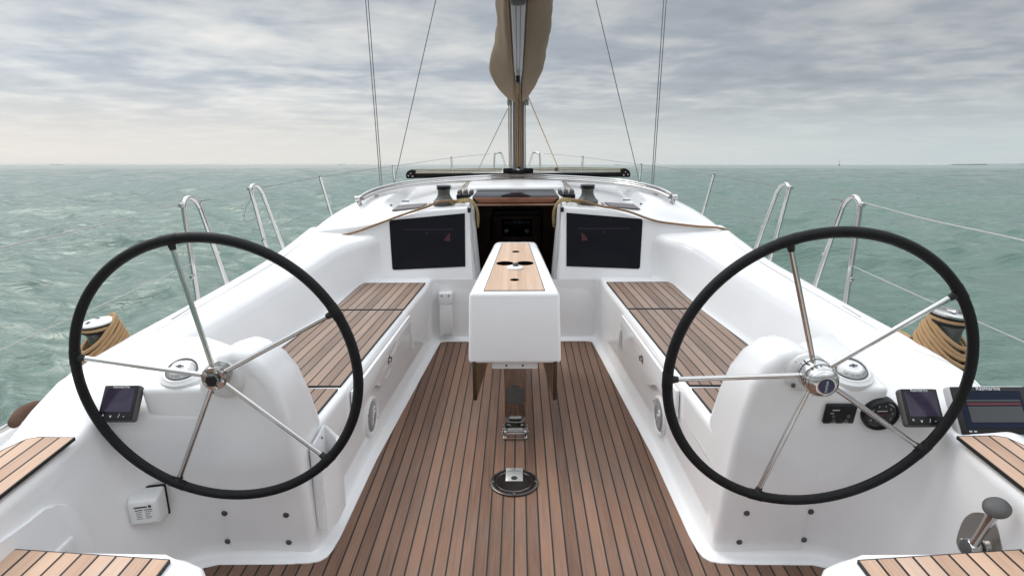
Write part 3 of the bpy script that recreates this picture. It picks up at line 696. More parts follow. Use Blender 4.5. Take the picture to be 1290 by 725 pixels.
# round steel plate let into the sole
t = Thing('floor_plate', 'round dark steel socket plate screwed to the teak cockpit floor', 'deck plate', (-.003, 2.345, 0))
bm = B(); lathe(bm, [(.102, .002), (.101, .007), (.097, .009), (.082, .009), (0, .0085)], (-.003, 2.345, 0), (0, 0, 1), 64); t.add('plate', bm, simple('smoked_steel', (.09, .08, .075), .22, .9, noise=.15, nscale=60))
bm = B(); lathe(bm, [(.0735, .009), (.0745, .0115), (.0765, .0115), (.0775, .009)], (-.003, 2.345, 0), (0, 0, 1), 64); t.add('ring', bm, 'dsteel')
bm = B(); rbox(bm, (-.003, 2.395, .0095), (.072, .10, .003), .0012, 2); lp = t.add('lift_tab', bm, simple('brushed_tab', (.62, .61, .60), .38, .75, noise=.05))
bm = B(); lathe(bm, [(.014, 0), (.013, .002), (.009, .002), (.008, .0005), (0, .0005)], (-.003, 2.365, .011), (0, 0, 1), 24); t.add('finger_hole', bm, 'rubber', lp)
for k in range(4):
    a = R(90 * k); bm = B(); lathe(bm, [(.005, 0), (.004, .002), (0, .0022)], (-.003 + .089 * math.cos(a), 2.345 + .089 * math.sin(a), .009), (0, 0, 1), 12); t.add('screw', bm, 'steel')

# ================================================================== INSTRUMENTS
def frame_of(n, up=(0, 0, 1)):
    n = V(n).normalized(); u = V(up).cross(n).normalized(); v = n.cross(u); return u, v, n
def rotm(u, v, n): return Matrix((u, v, n)).transposed()
def compass(c, label):
    t = Thing('compass', label, 'compass', c, 'white steering compasses'); c = V(c)
    ax = V((0, -.32, 1)).normalized()
    bm = B(); lathe(bm, [(0, -.02), (.080, -.02), (.083, 0), (.081, .008), (.070, .014), (.066, .020), (0, .020)], c, ax, 48, 1.12); t.add('housing', bm, 'plastic')
    # dark gasket arc, inner card and clear dome
    u, v, n = frame_of(ax, (0, 1, 0)); u = V((1, 0, 0)); v = ax.cross(u)
    bm = B(); tube(bm, [c + ax * .022 + u * (.062 * math.cos(R(a))) + v * (.056 * math.sin(R(a))) + ax * (.016 * max(0, math.sin(R(a)))) for a in range(0, 360, 8)], [.0030 + .0022 * max(0, math.sin(R(a))) for a in range(0, 360, 8)], 10, True); t.add('bezel', bm, 'charcoal')
    bm = B(); lathe(bm, [(.056, .018), (.0555, .023), (.037, .043), (0, .047)], c, ax, 40); cd_ = t.add('compass_card', bm, 'white')
    for k, tx in enumerate(('120', '150', '180', '210', '240')):
        an = R(-90 + (k - 2) * 27); d = u * math.cos(an) + v * math.sin(an)
        bm = B(); text_bm(bm, tx, .0155, c + d * .0475 + ax * .0325, ax.cross(d), (ax * .02 - d * .0185)); t.add('numeral', bm, 'ink', cd_, sharp=0)
    bm = B()
    for k in range(21):
        an = R(-90 + (k - 10) * 7); d = u * math.cos(an) + v * math.sin(an); tube(bm, [c + d * .0560 + ax * .0235, c + d * .0525 + ax * .0275], .0007, 5)
    t.add('card_scale', bm, 'ink', cd_)
    bm = B(); rbox(bm, c + ax * .050 - v * .002, (.012, .012, .012), .002, 1); rbox(bm, c + ax * .050 - v * .002, (.034, .003, .005), 0); t.add('lubber_mark', bm, 'ink')
    bm = B(); lathe(bm, [(.061, .018), (.060, .034), (.053, .050), (.038, .061), (.018, .066), (0, .067)], c, ax, 40); t.add('glass_dome', bm, 'clear')
    bm = B(); text_bm(bm, 'C', .006, c - v * .074 + ax * .013, u, v + ax); t.add('maker_mark', bm, 'greyplastic', sharp=0)
    for ch in t.o.children: ch.scale = (.76, .76, .76)
compass((-1.045, 1.855, .703), 'white compass on the console beside the bare-hubbed wheel')
compass((1.050, 1.845, .703), 'white compass above the round black tachometer')

def display(c, label, w, h, d, nrm, screen, big=False):
    t = Thing('chart_plotter' if big else 'instrument_display', label, 'chart plotter' if big else 'display', c, None if big else 'small instrument displays')
    u, v, n = frame_of(nrm); m = rotm(u, v, n); c = V(c)
    def P(x, y, z=0): return c + u * x + v * y + n * z
    bm = B(); rbox(bm, c - n * d * .5, (w, h, d), .010, 4, m); t.add('casing', bm, 'greyplastic' if big else 'charcoal')
    bm = B(); rbox(bm, P(0, 0, .001), (w * .94, h * .94, .004), .0018, 2, m); fp = t.add('front_panel', bm, 'black')
    sy = .07 * h if not big else 0.02 * h; sh = .66 * h if not big else .74 * h; sw = .80 * w if not big else .78 * w
    bm = B(); rbox(bm, P(0, sy, .0036), (sw, sh, .0015), .0005, 1, m); sc = t.add('screen', bm, screen)
    bm = B(); text_bm(bm, 'Raymarine', .012 if not big else .017, P(0, h * .435, .0036), u, v); t.add('maker_name', bm, 'white', fp, sharp=0)
    if big:
        bm = B(); rbox(bm, P(.02 * w, -.08 * h, .0050), (sw * .86, sh * .42, .001), 0, 1, m); t.add('screen_panel', bm, 'screengrey', sc)
        bm = B(); rbox(bm, P(.02 * w, .125 * h, .0050), (sw * .86, sh * .07, .001), 0, 1, m); t.add('screen_stripe', bm, 'red', sc)
        bm = B(); rbox(bm, P(.02 * w, .19 * h, .0050), (sw * .86, sh * .05, .001), 0, 1, m); t.add('screen_stripe', bm, 'screengrey', sc)
        for x in (-.36, -.30, .38):
            bm = B(); rbox(bm, P(x * w, -.41 * h, .0036), (.008, .004, .001), 0, 1, m); t.add('key_mark', bm, 'greyplastic', fp)
    else:
        for x, tx in ((-.33, '^'), (-.12, 'v'), (.10, '/'), (.24, '-')):
            bm = B(); text_bm(bm, tx, .016, P(x * w, -.37 * h, .0038), u, v); t.add('key_mark', bm, 'white', fp, sharp=0)
display((-1.205, 1.765, .650), 'small dark display with purple screen on the console beside the bare-hubbed wheel', .112, .112, .03, (0.0, -.80, .62), 'screen')
display((1.208, 1.722, .652), 'small dark display between the tachometer and the large chart plotter', .112, .112, .03, (0.0, -.80, .62), 'screen')
display((1.418, 1.722, .640), 'large grey-framed chart plotter with striped screen beside the teak helm seat', .235, .15, .03, (0.0, -.80, .62), 'screenblue', True)

# tachometer and engine switch panel on the pod's aft face
tn = V((0, -1, -.19)).normalized()
t = Thing('tachometer', 'round black tachometer gauge with white figures under the compass', 'gauge', (1.122, 1.80, .588))
c = V((1.134, 1.797, .592)); u, v, n = frame_of(tn); m = rotm(u, v, n)
bm = B(); lathe(bm, [(.055, -.02), (.056, .008), (.053, .013), (.047, .012), (.045, .007)], c, n, 48); t.add('bezel', bm, 'black')
bm = B(); lathe(bm, [(.044, .007), (0, .0075)], c, n, 48); fc = t.add('dial', bm, simple('dial_black', (.02, .021, .022), .25))
for k in range(8):
    an = R(215 - 34 * k); bm = B(); text_bm(bm, str(k), .0095, c + (u * math.cos(an) + v * math.sin(an)) * .034 + n * .008, u, v); t.add('numeral', bm, 'white', fc, sharp=0)
bm = B(); rbox(bm, c + v * .006 + n * .0085, (.045, .004, .001), 0, 1, m); t.add('needle', bm, 'red', fc)
bm = B(); rbox(bm, c + v * .016 + n * .008, (.03, .002, .0008), 0, 1, m); t.add('dial_print', bm, 'white', fc)
bm = B(); rbox(bm, c - v * .018 + n * .008, (.036, .013, .001), 0, 1, m); t.add('dial_window', bm, simple('lcd', (.045, .05, .04), .2), fc)
t = Thing('switch_panel', 'rectangular black engine switch panel behind the spokes of the badged wheel', 'switch panel', (1.02, 1.80, .58))
c = V((1.012, 1.800, .592)); 
bm = B(); rbox(bm, c, (.094, .070, .014), .004, 3, m); p_ = t.add('panel', bm, 'black')
for x, y, w, h in ((-.018, .018, .022, .003), (-.028, .006, .010, .002)): 
    bm = B(); rbox(bm, c + u * x + v * y + n * .0074, (w, h, .001), 0, 1, m); t.add('panel_print', bm, 'greyplastic', p_)
for x, y in ((-.022, -.005), (.024, -.005), (-.018, -.020), (.02, -.020)):
    bm = B(); lathe(bm, [(.0055, 0), (.005, .003), (0, .0035)], c + u * x + v * y + n * .007, n, 16); t.add('button', bm, 'charcoal', p_)
for x, y in ((-.018, -.030), (.02, -.030)):
    bm = B(); rbox(bm, c + u * x + v * y + n * .0074, (.018, .002, .001), 0, 1, m); t.add('panel_print', bm, 'greyplastic', p_)

# throttle lever on the starboard wall
t = Thing('throttle_lever', 'steel throttle lever with dark grey knob on a rounded wall plate', 'throttle', (1.215, 1.38, .40))
wn = V((-1, 0, .043)).normalized()
def WP(y, z, d=0): y += .085; return V((1.2375 + z * .043, y, z)) + wn * d
pl = [(1.345, .52), (1.40, .515), (1.455, .47), (1.475, .40), (1.46, .33), (1.30, .33), (1.262, .36), (1.285, .44)]
pl = [(p.x, p.y) for p in spline([(a, b, 0) for a, b in pl], 4, True)]
pl = [(1.375 + (a - 1.375) * .80, .39 + (b - .425) * .8) for a, b in pl]
bm = B(); prism(bm, [WP(a, b) for a, b in pl], wn * .006, .002, 2); pt = t.add('wall_plate', bm, simple('brushed_plate', (.36, .34, .32), .35, .9, noise=.05))
for a, b in ((1.375, .450), (1.44, .345), (1.31, .345)):
    bm = B(); lathe(bm, [(.006, 0), (.005, .002), (0, .0025)], WP(a, b, .006), wn, 12); t.add('screw', bm, 'steel', pt)
hb = WP(1.365, .375)
bm = B(); lathe(bm, [(.026, .0), (.026, .012), (.022, .014), (.022, .022), (.0245, .024), (.0245, .046), (.022, .050), (.021, .051)], hb, wn, 32); sp_ = t.add('spindle', bm, 'steel')
bm = B(); lathe(bm, [(.0215, .0505), (.021, .054), (.014, .057), (0, .058)], hb, wn, 28); t.add('spindle_cap', bm, 'charcoal', sp_)
bm = B(); lathe(bm, [(.0225, .0145), (.0235, .018), (.0225, .0215)], hb, wn, 28); t.add('seal', bm, 'rubber', sp_)
k0 = hb + wn * .036; kd = V((-.06, -.38, 1)).normalized(); k1 = k0 + kd * .172
bm = B(); tube(bm, [k0 + kd * .015, k0 + kd * .05, k0 + kd * .10, k1 - kd * .02, k1 - kd * .006], [.0125, .0105, .0115, .0145, .019], 20); t.add('lever_arm', bm, 'steel')
bm = B(); lathe(bm, [(.012, -.010), (.020, -.007), (.028, .001), (.029, .008), (.024, .017), (.013, .022), (0, .024)], k1, V((-.25, -.45, 1)), 32, 1.1); t.add('knob', bm, 'charcoal')

# white gas box on the port wall
t = Thing('gas_box', 'small white plastic box with printed label on the cockpit side wall', 'control box', (-1.175, 1.79, .28))
bn = V((.22, -1, .0)).normalized(); u, v, n = frame_of(bn); m = rotm(u, v, n); c = V((-1.178, 1.765, .285))
bm = B(); rbox(bm, c - n * .035, (.108, .112, .006), .004, 2, m); t.add('gasket', bm, 'rubber')
bm = B(); lw = [(-.052, -.054), (.052, -.054), (.052, .054), (-.052, .054)]; hi_ = [(-.044, -.046), (.043, -.046), (.043, .038), (-.044, .038)]
a = [bm.verts.new(c + u * x + v * y - n * .032) for x, y in lw]; b = [bm.verts.new(c + u * x + v * y + n * .028) for x, y in hi_]
bm.faces.new(b); bm.faces.new(a[::-1])
for k in range(4): bm.faces.new((a[k], a[(k + 1) % 4], b[(k + 1) % 4], b[k]))
bmesh.ops.bevel(bm, geom=list(bm.edges), offset=.008, segments=3, profile=.5, affect='EDGES'); t.add('cover', bm, 'plastic')
lb = B(); rbox(lb, c + n * .0285 + u * .002 - v * .004, (.066, .064, .001), 0, 1, m); lab = t.add('printed_label', lb, 'white')
bm = B()
for y, x0, x1, h in ((.020, -.026, .012, .0052), (.010, -.024, -.002, .003), (.010, .003, .026, .003)): rbox(bm, c + n * .0294 + u * ((x0 + x1) / 2) + v * (y - .002), (x1 - x0, h, .0006), 0, 1, m)
for k in range(5):
    for x0, x1 in ((-.022, -.004 - .003 * (k % 2)), (.004, .024 - .004 * (k % 3))): rbox(bm, c + n * .0294 + u * ((x0 + x1) / 2) + v * (.001 - .0058 * k), (x1 - x0, .0014, .0006), 0, 1, m)
rbox(bm, c + n * .0294 + u * .02 + v * .019, (.009, .009, .0006), 0, 1, m)
t.add('label_print', bm, 'ink', lab)

# socket box by the port bench
t = Thing('socket_box', 'narrow white socket housing with two screws on the bulkhead by the port bench', 'socket box', (-.468, 4.06, .17))
bm = B(); rbox(bm, (-.468, 4.062, .165), (.088, .05, .23), .008, 3); t.add('body', bm, 'plastic')
bm = B(); prism(bm, [(-.514, 4.034, .262), (-.422, 4.034, .262), (-.422, 4.034, .345), (-.514, 4.034, .345)], (0, .055, 0), .008, 3); hd = t.add('lid', bm, 'plastic')
for x in (-.492, -.446):
    bm = B(); lathe(bm, [(.006, 0), (.005, .003), (0, .003)], (x, 4.033, .325), (0, -1, 0), 12); t.add('screw', bm, 'charcoal', hd)

# open pocket on the port pedestal
t = Thing('handle_pocket', 'open-topped white winch handle pocket on the pedestal under the port wheel', 'holder', (-.66, 1.99, .2))
bm = B()
ou = [(-.696, 1.925), (-.655, 1.905), (-.628, 1.96), (-.628, 2.065), (-.690, 2.085)]
inn = [(-.686, 1.938), (-.658, 1.922), (-.638, 1.966), (-.638, 2.055), (-.684, 2.07)]
zt_ = [.405, .388, .362, .37, .415]
vb = [bm.verts.new((x, y, .09)) for x, y in ou]; vt = [bm.verts.new((x, y, z)) for (x, y), z in zip(ou, zt_)]
it_ = [bm.verts.new((x, y, z)) for (x, y), z in zip(inn, zt_)]; ib = [bm.verts.new((x, y, .11)) for x, y in inn]
for k in range(5):
    k2 = (k + 1) % 5
    for p, q in ((vb, vt), (vt, it_), (it_, ib)): bm.faces.new((p[k], p[k2], q[k2], q[k]))
bm.faces.new(vb[::-1]); bm.faces.new(ib)
bmesh.ops.bevel(bm, geom=[e for e in bm.edges if e.verts[0].co.z > .3 or e.verts[1].co.z > .3], offset=.005, segments=2, affect='EDGES'); pk = t.add('pocket', bm, 'gel')
for y, z in ((1.955, .375), (2.03, .385)):
    bm = B(); lathe(bm, [(.005, 0), (.004, .002), (0, .0025)], (-.6835, y, z), (1, 0, .1), 12); t.add('screw', bm, 'charcoal', pk)

# loudspeakers low on the bench fronts
for s in (-1, 1):
    y0, z0 = 2.655, .150
    c = V((s * (bench_x(y0) + .002), y0, z0)); n = V((-s, -.07, 0)).normalized()
    t = Thing('loudspeaker', 'round white loudspeaker low on the bench front below the ' + ('port' if s < 0 else 'starboard') + ' locker latch', 'loudspeaker', c, 'cockpit loudspeakers')
    bm = B(); lathe(bm, [(.094, -.01), (.093, .010), (.086, .015), (.074, .013), (.070, .009)], c, n, 48); t.add('surround', bm, 'plastic')
    m_, nt, p = nodes('speaker_mesh'); vo = nt.nodes.new('ShaderNodeTexVoronoi'); vo.inputs['Scale'].default_value = 110; vo.inputs['Randomness'].default_value = 0.1
    tc = nt.nodes.new('ShaderNodeTexCoord'); L(nt, tc.outputs['Object'], vo.inputs['Vector']); L(nt, ramp(nt, vo.outputs['Distance'], [(.30, (.05, .05, .055)), (.45, (.36, .355, .37))]), p.inputs['Base Color']); p.inputs['Roughness'].default_value = .5
    bm = B(); lathe(bm, [(.072, .009), (.045, .014), (0, .016)], c, n, 40); g_ = t.add('grille', bm, m_)
    u, v, n2 = frame_of(n); bm = B(); rbox(bm, c + n * .0155, (.006, .075, .003), .001, 1, rotm(u, v, n2) @ Matrix.Rotation(-.5, 3, 'Z')); rbox(bm, c + n * .0155 + v * .006 + u * .004, (.028, .006, .003), .001, 1, rotm(u, v, n2) @ Matrix.Rotation(.3, 3, 'Z'))
    tube(bm, [c + n * .0155 + u * (.024 + .012 * math.cos(R(a))) + v * (.026 + .012 * math.sin(R(a))) for a in range(0, 330, 15)], .003, 8); t.add('emblem', bm, 'white', g_)
    bm = B()
    for k in range(2): lathe(bm, [(.005, 0), (0, .003)], c + n * .0145 + (u * math.cos(R(150 + 180 * k)) + v * math.sin(R(150 + 180 * k))) * .083, n, 10)
    t.add('screws' if 0 else 'fixing_screw', bm, 'charcoal')

# ================================================================== ROOF WINCHES, CLUTCHES, ROPES
for s in (-1, 1):
    c = V((s * .49, 4.345, .878))
    t = Thing('roof_winch', 'grey drum winch on the cabin roof above the ' + side(s) + ' window', 'winch', c, 'grey cabin roof winches')
    bm = B(); lathe(bm, [(.0, -.01), (.072, -.01), (.073, .030), (.068, .036), (.060, .044)], c, (0, 0, 1), 40); t.add('base', bm, 'gunmetal')
    bm = B(); lathe(bm, [(.061, .042), (.048, .060), (.041, .080), (.041, .105), (.046, .113)], c, (0, 0, 1), 40); t.add('drum', bm, 'gunmetal')
    bm = B(); lathe(bm, [(.044, .112), (.050, .116), (.049, .121), (.044, .123), (.044, .128), (.051, .131), (.049, .137), (.020, .138), (.010, .134), (0, .134)], c, (0, 0, 1), 40); t.add('self_tailer', bm, 'black')
    bm = B(); rbox(bm, c + V((s * -.045, -.01, .128)), (.03, .016, .008), .003, 2); t.add('feeder_arm', bm, 'steel')
    # clutches
    c = V((s * .36, 4.60, .905))
    t = Thing('rope_clutch', 'black triple rope clutch beside the ' + side(s) + ' cabin roof winch', 'rope clutch', c, 'rope clutches')
    bm = B(); rbox(bm, c + V((0, 0, .006)), (.13, .12, .03), .005, 2); t.add('body', bm, 'black')
    for k in range(3):
        bm = B(); rbox(bm, c + V((-.042 + .042 * k, -.03, .036)), (.03, .09, .034), .010, 3); t.add('clutch_lever', bm, 'charcoal')
    t = Thing('deck_organiser', 'small black turning block on the roof behind the ' + side(s) + ' rope clutch', 'block', (s * .30, 5.02, .93), 'turning blocks')
    bm = B(); lathe(bm, [(0, .028), (.028, .028), (.034, .022), (.034, 0)], (s * .33, 5.02, .93), (0, 0, 1), 24); t.add('block_body', bm, 'black')
    bm = B(); tube(bm, [(s * .33, 5.02, .95), (s * .37, 4.98, .955)], .008, 10); t.add('shackle', bm, 'steel')
    for k in range(3):
        x0 = .318 + .042 * k
        bm = B(); tube(bm, spline([(s * x0, 4.65, .92), (s * (x0 + .015), 4.95, .932), (s * (x0 + .02 - .03 * k), 5.6, .955)], 6), .0042, 8)
        solo('halyard_tail', bm, 'rope_gold', 'thin tan lines led aft to the ' + side(s) + ' rope clutch', 'rope', (s * x0, 4.65, .92), 'halyard tails on the ' + side(s) + ' roof')
    # sheet along the bulkhead top edge
    if s < 0: pts = [(-.345, 4.30, .905), (-.44, 4.255, .925), (-.52, 4.262, .915), (-.60, 4.225, .885), (-.70, 4.188, .858), (-.80, 4.174, .826), (-.92, 4.162, .783), (-1.06, 4.150, .735), (-1.20, 4.145, .705), (-1.33, 4.15, .695), (-1.42, 4.18, .69), (-1.50, 4.24, .60)]
    else: pts = [(.345, 4.30, .905), (.40, 4.24, .925), (.47, 4.24, .915), (.56, 4.215, .89), (.66, 4.198, .874), (.76, 4.18, .852), (.86, 4.172, .815), (.95, 4.168, .79), (1.08, 4.166, .772), (1.22, 4.163, .757), (1.34, 4.165, .747), (1.42, 4.18, .715), (1.50, 4.24, .60)]
    bm = B(); tube(bm, spline(pts, 8), .0075, 10)
    solo('sheet_rope', bm, 'rope_brown' if s < 0 else 'rope_brown', ('brown fleck rope sagging across the bulkhead above the ' if s < 0 else 'brown fleck rope lying almost level above the ') + side(s) + ' window', 'rope', pts[0], 'ropes led round the roof winches')
    # coil hanging over the companionway corner
    bm = B()
    for k in range(3):
        dx = .013 * k; ph = .006 * (k % 3)
        p = [(s * (.46 + .01 * k), 4.31 - dx * .3, .895 + ph), (s * (.40 + .004 * k), 4.275, .908 + .007 * k), (s * (.335 - .004 * k), 4.235 + dx, .922 + .006 * k), (s * (.295 - .007 * k), 4.24 + dx * .7, .914), (s * (.268 - .006 * k), 4.25 + dx, .875 - .012 * k), (s * (.262 - .004 * k), 4.28 + dx, .82 - .02 * (k % 3)), (s * .262, 4.30 + dx, .77 - .02 * k)]
        tube(bm, spline(p, 6), .0058, 8)
    solo('rope_hank', bm, 'rope_gold', 'yellow fleck rope bights draped over the ' + side(s) + ' corner of the companionway', 'rope', (s * .40, 4.27, .90), 'rope bights at the companionway')

# folded sprayhood frame: three steel bows lying on the roof
t = Thing('sprayhood_frame', 'folded stainless sprayhood hoops curving over the cabin roof', 'sprayhood frame', (0, 4.9, .93))
for k, (dy, dz) in enumerate(((0, 0), (.035, .014), (-.05, -.006))):
    half_ = [(1.085, 4.40, .925), (1.04, 4.53, .945), (.97, 4.70, .955), (.86, 4.88, .962), (.68, 5.02, .968), (.45, 5.10, .975), (.22, 5.13, .982), (0, 5.14, .985)]
    half_ = [(x - .012 * k, y + dy * min(1, (y - 4.4) * 3), z + dz) for x, y, z in half_]
    p = half_ + [(-x, y, z) for x, y, z in half_[-2::-1]]
    bm = B(); tube(bm, spline(p, 8), .0125, 12); t.add('hoop', bm, 'steel')
for s in (-1, 1):
    for x, y, z in ((1.085, 4.40, .905), (1.01, 4.60, .925)):
        bm = B(); rbox(bm, (s * x, y, z), (.03, .035, .05), .008, 3); t.add('hinge_bracket', bm, 'steel')
    bm = B(); lathe(bm, [(0, .02), (.016, .018), (.018, 0), (.016, -.018), (0, -.02)], (s * 1.092, 4.385, .925), (1, 0, 0), 16); t.add('hoop_end', bm, 'steel')

# mainsheet traveller
t = Thing('mainsheet_traveller', 'black mainsheet traveller track with rope-wrapped control lines across the roof', 'traveller', (0, 5.45, .93))
bm = B(); rbox(bm, (0.015, 5.45, .975), (1.80, .055, .036), .006, 2); t.add('track', bm, 'matt')
for s in (-1, 1):
    bm = B(); prism(bm, [(.015 + s * x, 5.415, z) for x, z in [(.87, .955), (.945, .955), (.95, .985), (.935, 1.015), (.905, 1.028), (.87, 1.02)]], (0, .075, 0), .008, 3); e_ = t.add('end_block', bm, 'matt')
    for x, z in ((.905, 1.0), (.925, .98), (.89, .975)):
        bm = B(); lathe(bm, [(.008, 0), (.006, .004), (0, .004)], (.015 + s * x, 5.414, z), (0, -1, 0), 12); t.add('rivet', bm, 'steel', e_)
    bm = B(); rbox(bm, (.018 + s * .085, 5.43, 1.005), (.085, .06, .06), .010, 3); t.add('car_end', bm, 'matt')
bm = B(); rbox(bm, (.018, 5.44, .995), (.20, .08, .05), .01, 3); t.add('car', bm, 'matt')
bm = B(); tube(bm, [(.018, 5.43, 1.01), (.018, 5.43, 1.04)], [.022, .014], 14); t.add('swivel', bm, 'steel')
bm = B(); lathe(bm, [(.014, 0), (.014, .02), (.007, .03), (0, .032)], (.34, 5.44, 1.01), (0, 0, 1), 14); t.add('line_cleat', bm, 'charcoal')
for k, (y, z, m_) in enumerate(((5.43, 1.006, 'rope_gold'), (5.45, 1.019, 'rope_brown'), (5.46, 1.031, 'rope_gold'))):
    bm = B(); tube(bm, spline([(-.87, y, z - .006), (-.5, y, z - .004), (-.12, y, z)], 6), .0036, 8); tube(bm, spline([(.90, y, z - .006), (.5, y, z + .002), (.15, y, z)], 6), .0036, 8)
    solo('traveller_line', bm, m_, 'tan control lines stretched along the black mainsheet traveller', 'rope', (0, y, z), 'traveller control lines')

# ================================================================== MAST, BOOM, SAIL COVER, MAINSHEET
t = Thing('mast', 'grey aluminium mast standing on the cabin roof', 'mast', (.02, 6.32, .90))
bm = B(); lathe(bm, [(0, 0), (.056, 0), (.056, 9.5), (.05, 12), (0, 12)], (.022, 6.34, .88), (0, 0, 1), 28); t.add('mast_tube', bm, 'mastalu')
bm = B(); rbox(bm, (.022, 6.272, 1.7), (.022, .012, 1.5), .003, 2); t.add('luff_groove', bm, 'black')
bm = B(); lathe(bm, [(.075, 0), (.072, .03), (.058, .04)], (.022, 6.34, .88), (0, 0, 1), 28); t.add('mast_collar', bm, 'charcoal')
for x in (-.062, .098):
    bm = B(); lathe(bm, [(0, -.05), (.018, -.05), (.022, -.03), (.022, .03), (.018, .05), (0, .05)], (x, 6.22, 1.60), (0, 0, 1), 16); t.add('mast_cleat', bm, 'dsteel')
for s in (-1, 1):
    bm = B(); tube(bm, [(.02, 6.34, 5.2), (.02 + s * .80, 6.1, 5.32)], [.035, .02], 12); t.add('spreader', bm, 'alu')
for k, x in enumerate((-.068, -.054, -.042, .075, .088)):
    bm = B(); tube(bm, [(x, 6.24, .95), (x - .003, 6.245, 1.35), (x, 6.26, 1.75), (x * .9, 6.27, 3.0)], .0048, 8)
    solo('halyard', bm, 'rope_brown' if k in (0, 3) else 'wire', 'thin halyards running up the face of the grey mast', 'rope', (x, 6.24, .95), 'halyards at the mast')
def zb(y): return 1.655 + (6.2 - y) * .068
t = Thing('boom', 'grey aluminium boom with grooved underside below the canvas sail cover', 'boom', (.02, 4.4, zb(4.4)))
bm = B(); prof = [(-.027, 0), (-.023, -.003), (.023, -.003), (.027, 0), (.033, .05), (.028, .12), (-.028, .12), (-.033, .05)]
loft(bm, [[V((.022 + x, y, zb(y) + z)) for x, z in prof] for y in (2.66, 4.4, 6.24)], closed=True)
t.add('boom_tube', bm, 'alu', sharp=30)
for x in (-.010, .009):
    bm = B(); tube(bm, [(.022 + x, 2.68, zb(2.68) - .0035), (.022 + x, 6.2, zb(6.2) - .0035)], .002, 6); t.add('boom_groove', bm, 'charcoal')
bm = B(); rbox(bm, (.022, 2.63, zb(2.64) + .05), (.064, .05, .12), .02, 3); t.add('boom_end', bm, 'charcoal')
bm = B(); rbox(bm, (.022, 6.245, zb(6.2) + .04), (.05, .06, .06), .01, 2); t.add('gooseneck', bm, 'dsteel')
# sail cover (loosely gathered canvas)
t = Thing('sail_cover', 'brown canvas sail cover bulging around the boom, pinched in at the mast', 'sail cover', (.02, 4.4, 2.1))
ys = [2.30, 2.7, 3.1, 3.6, 4.1, 4.6, 5.0, 5.3, 5.55, 5.8, 6.0, 6.14, 6.22]
wl = [.082, .088, .100, .112, .125, .150, .188, .222, .232, .200, .145, .090, .062]
wr = [.158, .160, .168, .182, .198, .202, .200, .190, .170, .135, .100, .080, .062]
zlo = [.012, .012, .012, .010, .0, -.02, -.055, -.090, -.115, -.120, -.105, -.085, -.06]
hh = [.40, .40, .40, .42, .43, .45, .48, .50, .52, .52, .50, .48, .46]
cols = []
for y, a, b, lo, h in zip(ys, wl, wr, zlo, hh):
    z0 = zb(y) + .02 + lo; row = []
    sh = [(-.029, .0), (-.038 - a * .25, .02), (-a * .80, .10), (-a, .19), (-a * .96, .27), (-a * .72, .36), (-.03, h)]
    sh2 = [(.03, h), (b * .72, .36), (b * .97, .27), (b, .18), (b * .80, .09), (.038 + b * .25, .02), (.029, .0)]
    for x, z in sh + sh2: row.append(V((.022 + x, y, z0 + z)))
    cols.append(row)
n = len(cols[0]); long_ = [spline([c_[j] for c_ in cols], 8) for j in range(n)]
rows = []
for i in range(len(long_[0])):
    ring = spline([long_[j][i] for j in range(n)], 5)
    rows.append(ring)
rnd = random.Random(4)
for i, ring in enumerate(rows):                                               # gathers and soft folds
    for j, p in enumerate(ring):
        d = .0045 * math.sin(i * .30 + j * .33) + .005 * math.sin(i * .16 - j * .55 + 1.3) + .0035 * math.sin(i * .8 + j * .25) + .002 * math.sin(i * 1.7 - j * .12)
        w = math.sin(math.pi * j / (len(ring) - 1))
        p.x += d * w * (1 if p.x > .022 else -1); p.z += d * .4 * w
bm = B(); vs = loft(bm, rows); 
for rr_ in (vs[0], vs[-1]): bm.faces.new(rr_)
t.add('canvas_body', bm, 'sail', sharp=60)
for s, xx in ((-1, wl), (1, wr)):
    bm = B(); tube(bm, spline([(.022 + s * .04, y, zb(y) + .018 + lo) for y, lo in zip(ys[:-3], zlo)], 4), .004, 6); t.add('hem', bm, 'sail')
# mainsheet
t = Thing('mainsheet_block', 'black mainsheet block hanging under the boom above the traveller', 'block', (.016, 4.62, 1.70))
bm = B(); lathe(bm, [(0, -.013), (.024, -.013), (.028, -.007), (.028, .007), (.024, .013), (0, .013)], (.018, 4.62, 1.712), (1, 0, 0), 24); t.add('block_cheek', bm, 'black')
bm = B(); tube(bm, [(.018, 4.61, 1.73), (.020, 4.60, 1.765)], .007, 10); t.add('block_shackle', bm, 'dsteel')
for k, x in enumerate((-.024, -.008, .008, .024)):
    bm = B(); tube(bm, spline([(.018 + x * .62, 4.63 + .006 * (k % 2), 1.70 - .004 * k), (.019 + x * .95, 5.05, 1.35), (.021 + x * .75, 5.43, 1.035)], 6), .0038, 8)
    solo('mainsheet', bm, 'rope_gold' if k == 1 else 'rope_brown', 'tan mainsheet parts running from the boom block down to the traveller', 'rope', (.018, 4.63, 1.5), 'parts of the mainsheet')
bm = B(); tube(bm, [(.022, 5.435, 1.03), (.022, 5.44, 1.12)], [.022, .016], 14)
solo('traveller_block', bm, 'black', 'black lower mainsheet block on the traveller car', 'block', (.022, 5.435, 1.03))

